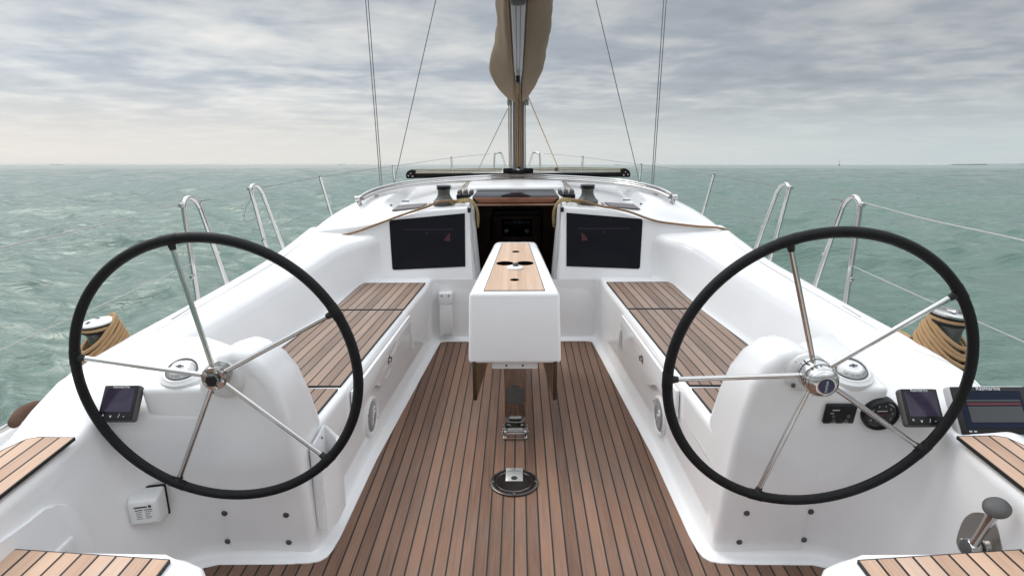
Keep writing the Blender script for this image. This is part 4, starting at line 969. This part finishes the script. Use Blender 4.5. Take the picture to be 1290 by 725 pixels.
# ================================================================== RIGGING, RAILS, LIFELINES
def ext(a, b, z): a, b = V(a), V(b); return a + (b - a) * ((z - a.z) / (b.z - a.z))
for s in (-1, 1):
    for k, (a, b, nm) in enumerate((((1.345, 6.30, .785), (1.375, 6.30, 2.48), 'outer'), ((1.340, 6.36, .785), (1.364, 6.36, 2.48), 'outer'), ((1.232, 6.4, .79), (.745, 6.4, 2.49), 'inner'))):
        p0 = ext(a, b, .37); p1 = ext(a, b, 5.6 if k < 2 else 4.6)
        t = Thing('shroud', (('outer wire of the upright ' if k == 0 else 'inner wire of the upright ') + side(s) + ' shroud pair beside the mast') if k < 2 else 'single ' + side(s) + ' wire shroud leaning in towards the mast', 'shroud', mx(s, p0), 'wire shrouds')
        bm = B(); tube(bm, [mx(s, p0), mx(s, p1)], .0042, 8); t.add('wire', bm, 'wire')
        bm = B(); tube(bm, [mx(s, lerp(p0, p1, .0)), mx(s, lerp(p0, p1, .05))], .008, 10); t.add('turnbuckle', bm, 'steel')
for s, a, b, m_, lb in ((-1, (-.08, 6.3, 1.52), (-.70, 7.55, .36), 'wire', 'dark line slanting from the mast down to the port foredeck'), (1, (.12, 6.3, 1.62), (.70, 7.55, .36), 'rope_tan', 'tan line slanting from the mast down to the starboard foredeck')):
    bm = B(); tube(bm, [a, b], .004 if s < 0 else .0045, 8); solo('foredeck_line', bm, m_, lb, 'rope', b)
def gate(s, tops, label, a_foot, b_foot):
    base = mx(s, (tops[0][0], (a_foot[1] + b_foot[1]) / 2, .40))
    t = Thing('boarding_gate_stanchion', label, 'gate stanchion', base, 'hooped steel gate stanchions')
    p = [a_foot] + tops + [b_foot]
    bm = B(); pts = spline([mx(s, q) for q in fil([V(q) for q in p], [0] + [.06] * len(tops) + [0], 6)], 2); tube(bm, pts, .0125, 14); t.add('hoop', bm, 'steel')
    for q in (a_foot, b_foot):
        bm = B(); lathe(bm, [(.03, 0), (.028, .008), (.018, .012), (.018, .05), (.014, .052)], mx(s, (q[0], q[1], q[2])), (0, 0, 1), 16); t.add('foot_socket', bm, 'steel')
    for fz in (.0, 1.0):
        q = mx(s, tops[0]) if fz == 0 else mx(s, lerp(V(a_foot), V(tops[0]), .46))
        bm = B(); lathe(bm, [(0, -.014), (.010, -.012), (.012, 0), (.010, .012), (0, .014)], q + V((0, -.018, 0)), (0, 1, 0), 12); t.add('wire_eye', bm, 'steel')
    q = mx(s, lerp(V(b_foot), V(tops[-1]), .55)); bm = B(); lathe(bm, [(0, -.012), (.009, -.01), (.010, 0), (.009, .01), (0, .012)], q + V((0, .018, 0)), (0, 1, 0), 12); t.add('wire_eye', bm, 'steel')
for s in (-1, 1):
    d = .0 if s > 0 else .10
    gate(s, [(1.64, 3.02 + d, 1.065), (1.64, 3.08 + d, 1.10), (1.64, 3.17 + d, 1.06)], 'nearer ' + side(s) + ' hooped steel gate stanchion behind the wheel rim', (1.64, 3.035 + d, .39), (1.64, 3.44 + d, .39))
    gate(s, [(1.66, 3.88 + d, 1.045), (1.66, 3.95 + d, 1.065), (1.66, 4.04 + d, 1.025)], 'farther ' + side(s) + ' hooped steel gate stanchion alongside the bulkhead', (1.66, 4.12 + d, .39), (1.66, 4.44 + d, .39))
    # stanchions further forward
    for (x, y, z, nm) in ((1.735, 5.65, .955, 'leaning steel stanchion beside the aft end of the cabin roof, '), (1.465, 7.6, .885, 'thin steel stanchion abreast of the mast, '), (.90, 8.85, .893, 'short thin stanchion near the bow, ')):
        b_ = V((x - .05, y + .22, zd(y) + .02)) if y < 6 else V((x - .02, y + .05, zd(y) + .02))
        t = Thing('stanchion', nm + side(s) + ' side', 'stanchion', mx(s, b_), 'lifeline stanchions')
        bm = B(); tube(bm, [mx(s, b_), mx(s, (x, y, z))], .0125, 12); t.add('post', bm, 'steel')
        bm = B(); tube(bm, [mx(s, b_), mx(s, lerp(b_, V((x, y, z)), .16))], .017, 12); t.add('socket', bm, 'dsteel')
        bm = B(); lathe(bm, [(.0125, 0), (.010, .012), (0, .016)], mx(s, (x, y, z)), (0, 0, 1), 12); t.add('cap', bm, 'steel')
    # lifelines
    def line(pts, label, r=.0028, m_='lifewire'):
        pts = [mx(s, p) for p in pts]; bm = B(); tube(bm, spline(pts, 5), r, 8)
        solo('lifeline', bm, m_, label, 'lifeline', pts[0], 'wire lifelines')
    line([(1.64, 3.02 + d, 1.075), (1.68, 2.55, 1.065), (1.72, 2.06, 1.07), (1.74, .8, 1.08)], 'upper lifeline running aft from the ' + side(s) + ' gate', .0027, 'lifewire')
    line([(1.64, 3.03 + d, .765), (1.68, 2.5, .75), (1.72, 2.03, .74), (1.74, .8, .74)], 'lower lifeline running aft from the ' + side(s) + ' gate', .0023)
    line([(1.66, 4.04 + d, 1.03), (1.72, 4.9, .985), (1.735, 5.65, .95), (1.64, 6.6, .915), (1.465, 7.6, .88), (.90, 8.85, .888), (.40, 9.6, .89)], 'upper lifeline running forward along the ' + side(s) + ' deck', .0026, 'wire')
    line([(1.66, 4.27 + d, .74), (1.70, 5.0, .70), (1.71, 5.75, .66), (1.62, 6.6, .64), (1.455, 7.6, .62), (.90, 8.85, .60), (.40, 9.6, .60)], 'lower lifeline running forward along the ' + side(s) + ' deck', .0024, 'wire')
    line([(1.64, 3.18 + d, 1.06), (1.645, 3.32 + d, 1.05)], 'short wire tail hooked at the top of the ' + side(s) + ' gate', .003, 'wire')
    # pulpit hoop
    t = Thing('pulpit_rail', 'thin bent pulpit rail at the bow on the ' + side(s) + ' side of the mast', 'pulpit', mx(s, (.20, 9.8, .33)), 'bow pulpit rails')
    bm = B(); tube(bm, spline([mx(s, p) for p in fil([V((.155, 10.1, .33)), V((.185, 9.95, .70)), V((.235, 9.85, .885)), V((.275, 9.75, .90)), V((.335, 9.65, .89)), V((.365, 9.5, .33))], [0, .03, .05, .03, .03, 0], 4)], 2), .0125, 10); t.add('rail', bm, 'steel')
    bm = B(); lathe(bm, [(.03, 0), (.02, .02), (.013, .03)], mx(s, (.365, 9.5, .33)), (0, 0, 1), 12); t.add('rail_foot', bm, 'steel')
# loose wire loop hanging by the far port gate
bm = B(); tube(bm, spline([(-1.66, 4.0, 1.0), (-1.70, 3.95, .90), (-1.72, 4.0, .83), (-1.69, 4.08, .84), (-1.66, 4.14, .90)], 6), .002, 6)
solo('wire_loop', bm, 'wire', 'slack thin wire loop hanging from the farther port gate stanchion', 'wire', (-1.66, 4.0, .95))

# ================================================================== SHEET WINCHES WITH ROPE OUTSIDE THE COAMINGS
for s in (-1, 1):
    c = V((1.535, 2.17, .62)) if s > 0 else V((-1.535, 2.235, .595)); ax = V((s * .10, -.03, 1)).normalized()
    t = Thing('sheet_winch', 'large sheet winch wrapped in tan rope outside the ' + side(s) + ' coaming', 'winch', c, 'sheet winches on the coamings')
    bm = B(); lathe(bm, [(.085, -.22), (.085, .02), (.075, .04), (.066, .06), (.060, .09), (.060, .15), (.066, .165)], c, ax, 40); t.add('drum', bm, 'gunmetal')
    bm = B(); lathe(bm, [(.066, .165), (.078, .172), (.076, .180), (.064, .184), (.064, .192), (.080, .200), (.080, .206)], c, ax, 40); t.add('self_tailer', bm, 'black')
    bm = B(); lathe(bm, [(.079, .205), (.078, .214), (.060, .219), (.020, .219), (.016, .214), (0, .214)], c, ax, 40); cp = t.add('top_plate', bm, 'steel' if s > 0 else 'plastic')
    bm = B()
    for k in range(3): rbox(bm, c + ax * .2205 + Matrix.Rotation(k * 2.1, 3, 'Z') @ V((.042, 0, 0)), (.03, .014, .002), .0005, 1, Matrix.Rotation(k * 2.1 + .6, 3, 'Z'))
    t.add('plate_mark', bm, 'charcoal', cp)
    for ch in t.o.children: ch.scale = (.86,) * 3 if s > 0 else (.76,) * 3
    u = ax.orthogonal().normalized(); v = ax.cross(u)
    # figure-of-eight hank of rope hung over the winch: many strands falling inboard-aft
    bm = B(); rg = random.Random(7 + s)
    turns = 8
    low = V((s * .72, -.69, 0)).normalized()
    for k in range(turns):
        f_ = k / (turns - 1); pts = []
        tilt = lerp(.050, .072, f_) + rg.uniform(-.005, .005); rad = lerp(.058, .086, f_) + rg.uniform(-.003, .003)
        for q in range(30):
            a = 2 * math.pi * q / 30
            d = u * math.cos(a) + v * math.sin(a); al = d.dot(low)
            pts.append(c + d * rad * (1 + .30 * max(0, al)) + ax * (lerp(.118, .0, f_) - tilt * al + rg.uniform(-.001, .001)))
        tube(bm, pts, .0074, 10, True)
    solo('rope_coil', bm, 'rope_tan', 'thick hank of tan rope hung around the ' + side(s) + ' sheet winch', 'rope', c + ax * .1, 'rope hanks on the sheet winches')
    k_ = .86 if s > 0 else .76; dirn = low
    bm = B(); tube(bm, [c + ax * (.187 * k_) + (u * math.cos(R(a)) + v * math.sin(R(a))) * (.070 * k_) for a in range(0, 360, 15)], .0072, 8, True)
    tube(bm, spline([c + ax * .06 + V((-s * .07, .06, 0)), c + ax * .03 + V((-s * .02, .22, 0)), c + ax * -.05 + V((s * .03, .5, 0))], 6), .008, 8)
    solo('sheet_tail', bm, 'rope_tan', 'tan sheet tail gripped in the jaws of the ' + side(s) + ' sheet winch', 'rope', c + ax * .18, 'sheet tails on the winches')
# rolled canvas on the quarter, both sides
bm = B(); tube(bm, spline([(-1.535, 1.88, .585), (-1.540, 1.84, .595), (-1.542, 1.79, .595), (-1.537, 1.75, .58)], 6), [.010, .014, .017, .019, .020, .020, .020, .020, .021, .021, .020, .020, .019, .019, .018, .018, .017, .015, .011], 14)
solo('canvas_roll', bm, 'canvasdark', 'brown canvas roll tucked outside the coaming aft of the port winch', 'canvas roll', (-1.57, 1.78, .54))
bm = B(); tube(bm, [(-1.72, 2.35, .46), (-1.62, 1.70, .545), (-1.6, 1.2, .55)], .011, 12)
solo('pushpit_rail', bm, 'steel', 'steel rail end beside the brown canvas roll on the port quarter', 'rail', (-1.62, 1.7, .54))

# ================================================================== put every boat thing on the water
bpy.context.view_layer.update()
for o in BOAT: o.matrix_world = M_BOAT @ Matrix.Translation(o.location)

# ================================================================== SEA
def sea_mesh():
    rs = [1.0]
    while rs[-1] < 45000: rs.append(rs[-1] * (1.0125 if rs[-1] < 12 else 1.0068 if rs[-1] < 420 else 1.06))
    rs = np.array(rs)
    fa = np.linspace(R(-54), R(54), 1250); ba = np.linspace(R(54), R(306), 200)[1:-1]
    an = np.concatenate([fa, ba])                                               # angle from +Y, clockwise
    RR, AA = np.meshgrid(rs, an, indexing='ij')
    X = RR * np.sin(AA); Yv = RR * np.cos(AA)
    Xo, Yo = X.copy(), Yv.copy(); Z = np.zeros_like(X)
    sp = np.where(RR < 12, RR * 0.0125, np.where(RR < 420, np.maximum(RR * 0.0068, .15), RR * .06)); sp = np.where(np.abs(AA) > R(54.5), np.maximum(sp, RR * .022), sp)
    rng = np.random.default_rng(5)
    main = R(200)
    for i in range(80):
        lam = 0.30 * (24 / 0.30) ** (i / 79) * rng.uniform(.92, 1.08)
        k = 2 * math.pi / lam; th = main + rng.normal(0, .60 if lam < 2 else .42); ph = rng.uniform(0, 2 * math.pi)
        amp = 0.0130 * lam ** 0.60 * rng.uniform(.5, 1.25) * (1.0 if lam < 2.5 else (2.5 / lam) ** .42)
        w = np.clip((lam / sp - 2.1) / 2.2, 0, 1)
        if w.max() <= 0: continue
        dx, dy = math.sin(th), math.cos(th)
        # gustiness: slow amplitude variation so that the sea is patchy
        p = k * (Xo * dx + Yo * dy) + ph
        g = 1 + .45 * np.sin(Xo * .11 + i) * np.sin(Yo * .07 + i * 1.7)
        Z += w * amp * g * np.cos(p); q = .75 * w * amp * g * np.sin(p)
        X -= q * dx; Yv -= q * dy
    ny, nx = X.shape
    co_ = np.stack([X.ravel(), Yv.ravel(), Z.ravel()], 1).astype(np.float32)
    idx = np.arange(ny * nx).reshape(ny, nx)
    a = idx[:-1, :]; b = np.roll(idx, -1, 1)[:-1, :]; c_ = np.roll(idx, -1, 1)[1:, :]; d = idx[1:, :]
    fc = np.stack([a, d, c_, b], -1).reshape(-1, 4).astype(np.int32)
    me = bpy.data.meshes.new('sea'); me.vertices.add(len(co_)); me.vertices.foreach_set('co', co_.ravel())
    me.loops.add(fc.size); me.loops.foreach_set('vertex_index', fc.ravel())
    me.polygons.add(len(fc)); me.polygons.foreach_set('loop_start', np.arange(0, fc.size, 4, dtype=np.int32)); me.polygons.foreach_set('loop_total', np.full(len(fc), 4, np.int32))
    me.polygons.foreach_set('use_smooth', np.ones(len(fc), bool)); me.update(calc_edges=True)
    return me
m, nt, p = nodes('sea_water')
geo = nt.nodes.new('ShaderNodeNewGeometry')
mp = nt.nodes.new('ShaderNodeMapping'); mp.inputs['Scale'].default_value = (.55, 1.5, 1); mp.inputs['Rotation'].default_value = (0, 0, R(18)); L(nt, geo.outputs['Position'], mp.inputs[0])
n1 = N(nt, 'ShaderNodeTexNoise'); n1.inputs['Scale'].default_value = 3.4; n1.inputs['Detail'].default_value = 6; n1.inputs['Roughness'].default_value = .6; n1.inputs['Distortion'].default_value = .5; L(nt, mp.outputs[0], n1.inputs['Vector'])
n2 = N(nt, 'ShaderNodeTexNoise'); n2.inputs['Scale'].default_value = .16; n2.inputs['Detail'].default_value = 6; L(nt, mp.outputs[0], n2.inputs['Vector'])
bp = nt.nodes.new('ShaderNodeBump'); bp.inputs['Strength'].default_value = .9; bp.inputs['Distance'].default_value = .085
L(nt, mth(nt, 'ADD', n1.outputs[0], mth(nt, 'MULTIPLY', n2.outputs[0], 2.5)), bp.inputs['Height']); L(nt, bp.outputs[0], p.inputs['Normal'])
n3 = N(nt, 'ShaderNodeTexNoise'); n3.inputs['Scale'].default_value = .03; n3.inputs['Detail'].default_value = 3; L(nt, mp.outputs[0], n3.inputs['Vector'])
L(nt, ramp(nt, n3.outputs[0], [(.3, (.086, .143, .118)), (.7, (.114, .180, .150))]), p.inputs['Base Color'])
p.inputs['Roughness'].default_value = .13; p.inputs['IOR'].default_value = 1.333
sea = bpy.data.objects.new('sea', sea_mesh()); sea.data.materials.append(m); C.objects.link(sea); sea['kind'] = 'structure'

# ================================================================== FAR SHORE AND FAR VESSELS
def far_pt(px, d): return V(((px - 645) / 800 * d * .98, d, 0))
bm = B(); d = 9000; rows = []; rg = random.Random(2)
for k in range(60):
    px = 1246 + k * 6; x = far_pt(px, d).x
    h = 6 + 18 * min(1, k / 8) * (.6 + .4 * math.sin(k * .7) * math.sin(k * .23 + 1)) + rg.uniform(0, 5)
    rows.append([V((x, d, -3)), V((x, d + 20, h * .8)), V((x, d + 80, h)), V((x, d + 700, h * .9)), V((x, d + 900, -3))])
loft(bm, rows)
shore = link('far_shore', bm, simple('hazy_shore', (.20, .23, .245), .9, noise=.15, nscale=.02), (0, 0, 0)); shore['kind'] = 'structure'
M['shipgrey'] = simple('hazy_ship_paint', (.62, .65, .66), .9)
M['shiplight'] = simple('pale_ship_paint', (.78, .8, .8), .9)
M['shipdark'] = simple('dark_ship_paint', (.055, .06, .065), .7)
def ship(px, d, ln, label, a, b):
    c = far_pt(px, d); t = Thing('cargo_ship', label, 'ship', c, 'faint ships on the horizon', boat=False)
    bm = B(); prism(bm, [c + V((x, 0, z)) for x, z in [(-ln * .5, 3), (-ln * .46, -1), (ln * .46, -1), (ln * .5, 3.5), (ln * .42, 3)]], (0, ln * .18, 0), .2, 1); t.add('hull', bm, a)
    bm = B(); rbox(bm, c + V((-ln * .32, ln * .09, 6)), (ln * .16, ln * .14, 8), .3, 1); t.add('bridge', bm, b)
    bm = B(); rbox(bm, c + V((ln * .08, ln * .09, 4.4)), (ln * .5, ln * .13, 3), .3, 1); t.add('deck_cargo', bm, a)
ship(70, 5200, 90, 'faint cargo ship low on the horizon at the far left', 'shipgrey', 'shiplight')
ship(430, 5600, 70, 'faint cargo ship on the horizon left of the shrouds', 'shipgrey', 'shiplight')
ship(779, 5000, 66, 'faint pale ship on the horizon behind the end of the traveller', 'shipgrey', 'shiplight')
c = far_pt(1058, 1400)
t = Thing('channel_beacon', 'tiny dark beacon post standing on the right horizon', 'beacon', c, boat=False)
bm = B(); lathe(bm, [(1.3, -1), (1.3, 1.2), (.9, 2.0), (.35, 4.2), (0, 4.3)], c, (0, 0, 1), 14); t.add('buoy_body', bm, 'shipdark')
bm = B(); tube(bm, [c + V((0, 0, 4)), c + V((0, 0, 10.5))], .28, 8); t.add('post', bm, 'shipdark')
bm = B(); lathe(bm, [(0, 0), (.8, .3), (.8, 1.6), (0, 2)], c + V((0, 0, 9)), (0, 0, 1), 10); t.add('topmark', bm, 'shipgrey')

# ================================================================== SKY AND LIGHT
SUN_EL, SUN_AZ = R(50), R(-55)                                                  # azimuth from +Y, clockwise
w = bpy.data.worlds.new('World'); S.world = w; w.use_nodes = True; nt = w.node_tree
bg = nt.nodes['Background']; out = nt.nodes['World Output']
sky = nt.nodes.new('ShaderNodeTexSky'); sky.sky_type = 'NISHITA'; sky.sun_disc = False; sky.sun_elevation = SUN_EL; sky.sun_rotation = SUN_AZ
tc = nt.nodes.new('ShaderNodeTexCoord'); sp = nt.nodes.new('ShaderNodeSeparateXYZ'); L(nt, tc.outputs['Generated'], sp.inputs[0])
el = mth(nt, 'MAXIMUM', sp.outputs[2], 0.0)
den = mth(nt, 'ADD', el, .075)
cv = nt.nodes.new('ShaderNodeCombineXYZ'); L(nt, mth(nt, 'DIVIDE', sp.outputs[0], den), cv.inputs[0]); L(nt, mth(nt, 'DIVIDE', sp.outputs[1], den), cv.inputs[1])
def cloud_noise(scale, detail, rough, dist, off, sc=(1, 1, 1)):
    mp = nt.nodes.new('ShaderNodeMapping'); mp.inputs['Location'].default_value = off; mp.inputs['Scale'].default_value = sc; mp.inputs['Rotation'].default_value = (0, 0, R(-14)); L(nt, cv.outputs[0], mp.inputs[0])
    n = nt.nodes.new('ShaderNodeTexNoise'); n.inputs['Scale'].default_value = scale; n.inputs['Detail'].default_value = detail; n.inputs['Roughness'].default_value = rough; n.inputs['Distortion'].default_value = dist
    L(nt, mp.outputs[0], n.inputs['Vector']); return n.outputs[0]
ca = cloud_noise(.42, 5, .55, .35, (3.1, 1.7, 0), (.75, 1.0, 1)); cb = cloud_noise(1.7, 4, .5, .35, (7.3, 2.1, 0), (.9, 1.0, 1)); cc = cloud_noise(.16, 3, .5, 0, (1.9, 6.2, 0)); cd_n = cloud_noise(4.6, 3, .5, .2, (2.3, 9.1, 0), (1.0, 1.0, 1))
cl = mth(nt, 'ADD', mth(nt, 'ADD', mth(nt, 'MULTIPLY', ca, .37), mth(nt, 'MULTIPLY', cb, .36)), mth(nt, 'ADD', mth(nt, 'MULTIPLY', cc, .18), mth(nt, 'MULTIPLY', cd_n, .15)))
# cloud luminance (times the 0.1 strength): dark grey-blue to pale
ccol = ramp(nt, cl, [(.40, (3.75, 4.1, 4.55)), (.50, (4.7, 5.15, 5.65)), (.57, (6.35, 6.6, 6.75)), (.66, (8.3, 8.2, 7.95))])
# brighter towards the veiled sun on the port bow
sd = V((math.sin(SUN_AZ) * math.cos(SUN_EL), math.cos(SUN_AZ) * math.cos(SUN_EL), math.sin(SUN_EL)))
dt = nt.nodes.new('ShaderNodeVectorMath'); dt.operation = 'DOT_PRODUCT'; L(nt, tc.outputs['Generated'], dt.inputs[0]); dt.inputs[1].default_value = V((math.sin(R(-58)) * math.cos(R(24)), math.cos(R(-58)) * math.cos(R(24)), math.sin(R(24))))
glow = mth(nt, 'POWER', mth(nt, 'MAXIMUM', mth(nt, 'MULTIPLY', mth(nt, 'ADD', dt.outputs['Value'], 1), .5), 0), 4.0)
gm = mth(nt, 'ADD', mth(nt, 'MULTIPLY', glow, .42), .80)
zen = nt.nodes.new('ShaderNodeMapRange'); zen.inputs[1].default_value = .28; zen.inputs[2].default_value = .62; zen.inputs[3].default_value = 1.0; zen.inputs[4].default_value = 4.0; L(nt, el, zen.inputs[0])
lowd = nt.nodes.new('ShaderNodeMapRange'); lowd.inputs[1].default_value = .04; lowd.inputs[2].default_value = .26; lowd.inputs[3].default_value = .92; lowd.inputs[4].default_value = .71; L(nt, el, lowd.inputs[0])
gm = mth(nt, 'MULTIPLY', mth(nt, 'MULTIPLY', gm, zen.outputs[0]), lowd.outputs[0])
vm = nt.nodes.new('ShaderNodeVectorMath'); vm.operation = 'SCALE'; L(nt, ccol, vm.inputs[0]); L(nt, gm, vm.inputs['Scale'])
# pale band along the horizon, warm on the left and green-grey on the right
lr = nt.nodes.new('ShaderNodeMapRange'); lr.inputs[1].default_value = -.7; lr.inputs[2].default_value = .55; L(nt, sp.outputs[0], lr.inputs[0])
hcol = ramp(nt, lr.outputs[0], [(.0, (7.4, 7.0, 6.5)), (.45, (6.5, 6.5, 6.2)), (1.0, (4.9, 5.5, 5.6))])
hb_ = nt.nodes.new('ShaderNodeMapRange'); hb_.interpolation_type = 'SMOOTHSTEP'; hb_.inputs[1].default_value = .012; hb_.inputs[2].default_value = .13; hb_.inputs[3].default_value = .92; hb_.inputs[4].default_value = 0.0; L(nt, sp.outputs[2], hb_.inputs[0])
m1 = nt.nodes.new('ShaderNodeMix'); m1.data_type = 'RGBA'; L(nt, hb_.outputs[0], m1.inputs[0]); L(nt, vm.outputs[0], m1.inputs[6]); L(nt, hcol, m1.inputs[7])
# thin gaps where the blue sky shows
gap = nt.nodes.new('ShaderNodeMapRange'); gap.inputs[1].default_value = .40; gap.inputs[2].default_value = .30; gap.inputs[3].default_value = .05; gap.inputs[4].default_value = .6; L(nt, cl, gap.inputs[0])
gp = mth(nt, 'MULTIPLY', gap.outputs[0], mth(nt, 'SUBTRACT', 1.0, hb_.outputs[0]))
m2 = nt.nodes.new('ShaderNodeMix'); m2.data_type = 'RGBA'; L(nt, gp, m2.inputs[0]); L(nt, m1.outputs[2], m2.inputs[6]); L(nt, sky.outputs[0], m2.inputs[7])
L(nt, m2.outputs[2], bg.inputs['Color']); bg.inputs['Strength'].default_value = .1
sl = bpy.data.lights.new('sun', 'SUN'); sl.energy = 1.15; sl.angle = R(28); sl.color = (1.0, .93, .84)
so = bpy.data.objects.new('sun', sl); C.objects.link(so); so.rotation_euler = (-sd).to_track_quat('-Z', 'Y').to_euler()

# sea haze: one even box of air round everything
bm = B(); rbox(bm, (0, 0, 13), (91500, 91500, 34))
M['air'] = bpy.data.materials.new('air'); M['air'].use_nodes = True; an_ = M['air'].node_tree
for n in list(an_.nodes):
    if n.type != 'OUTPUT_MATERIAL': an_.nodes.remove(n)
pv = an_.nodes.new('ShaderNodeVolumePrincipled'); pv.inputs['Density'].default_value = 2e-5; pv.inputs['Color'].default_value = (.93, .95, .96, 1)
an_.links.new(pv.outputs[0], an_.nodes['Material Output'].inputs['Volume'])
hz = link('haze', bm, 'air', (0, 0, 0), sharp=0); hz['kind'] = 'stuff'
S.view_settings.view_transform = 'Standard'; S.view_settings.look = 'None'; S.view_settings.exposure = 0.24; S.view_settings.gamma = 1.0
S.render.engine = 'CYCLES'; S.cycles.max_bounces = 8; S.cycles.transparent_max_bounces = 8
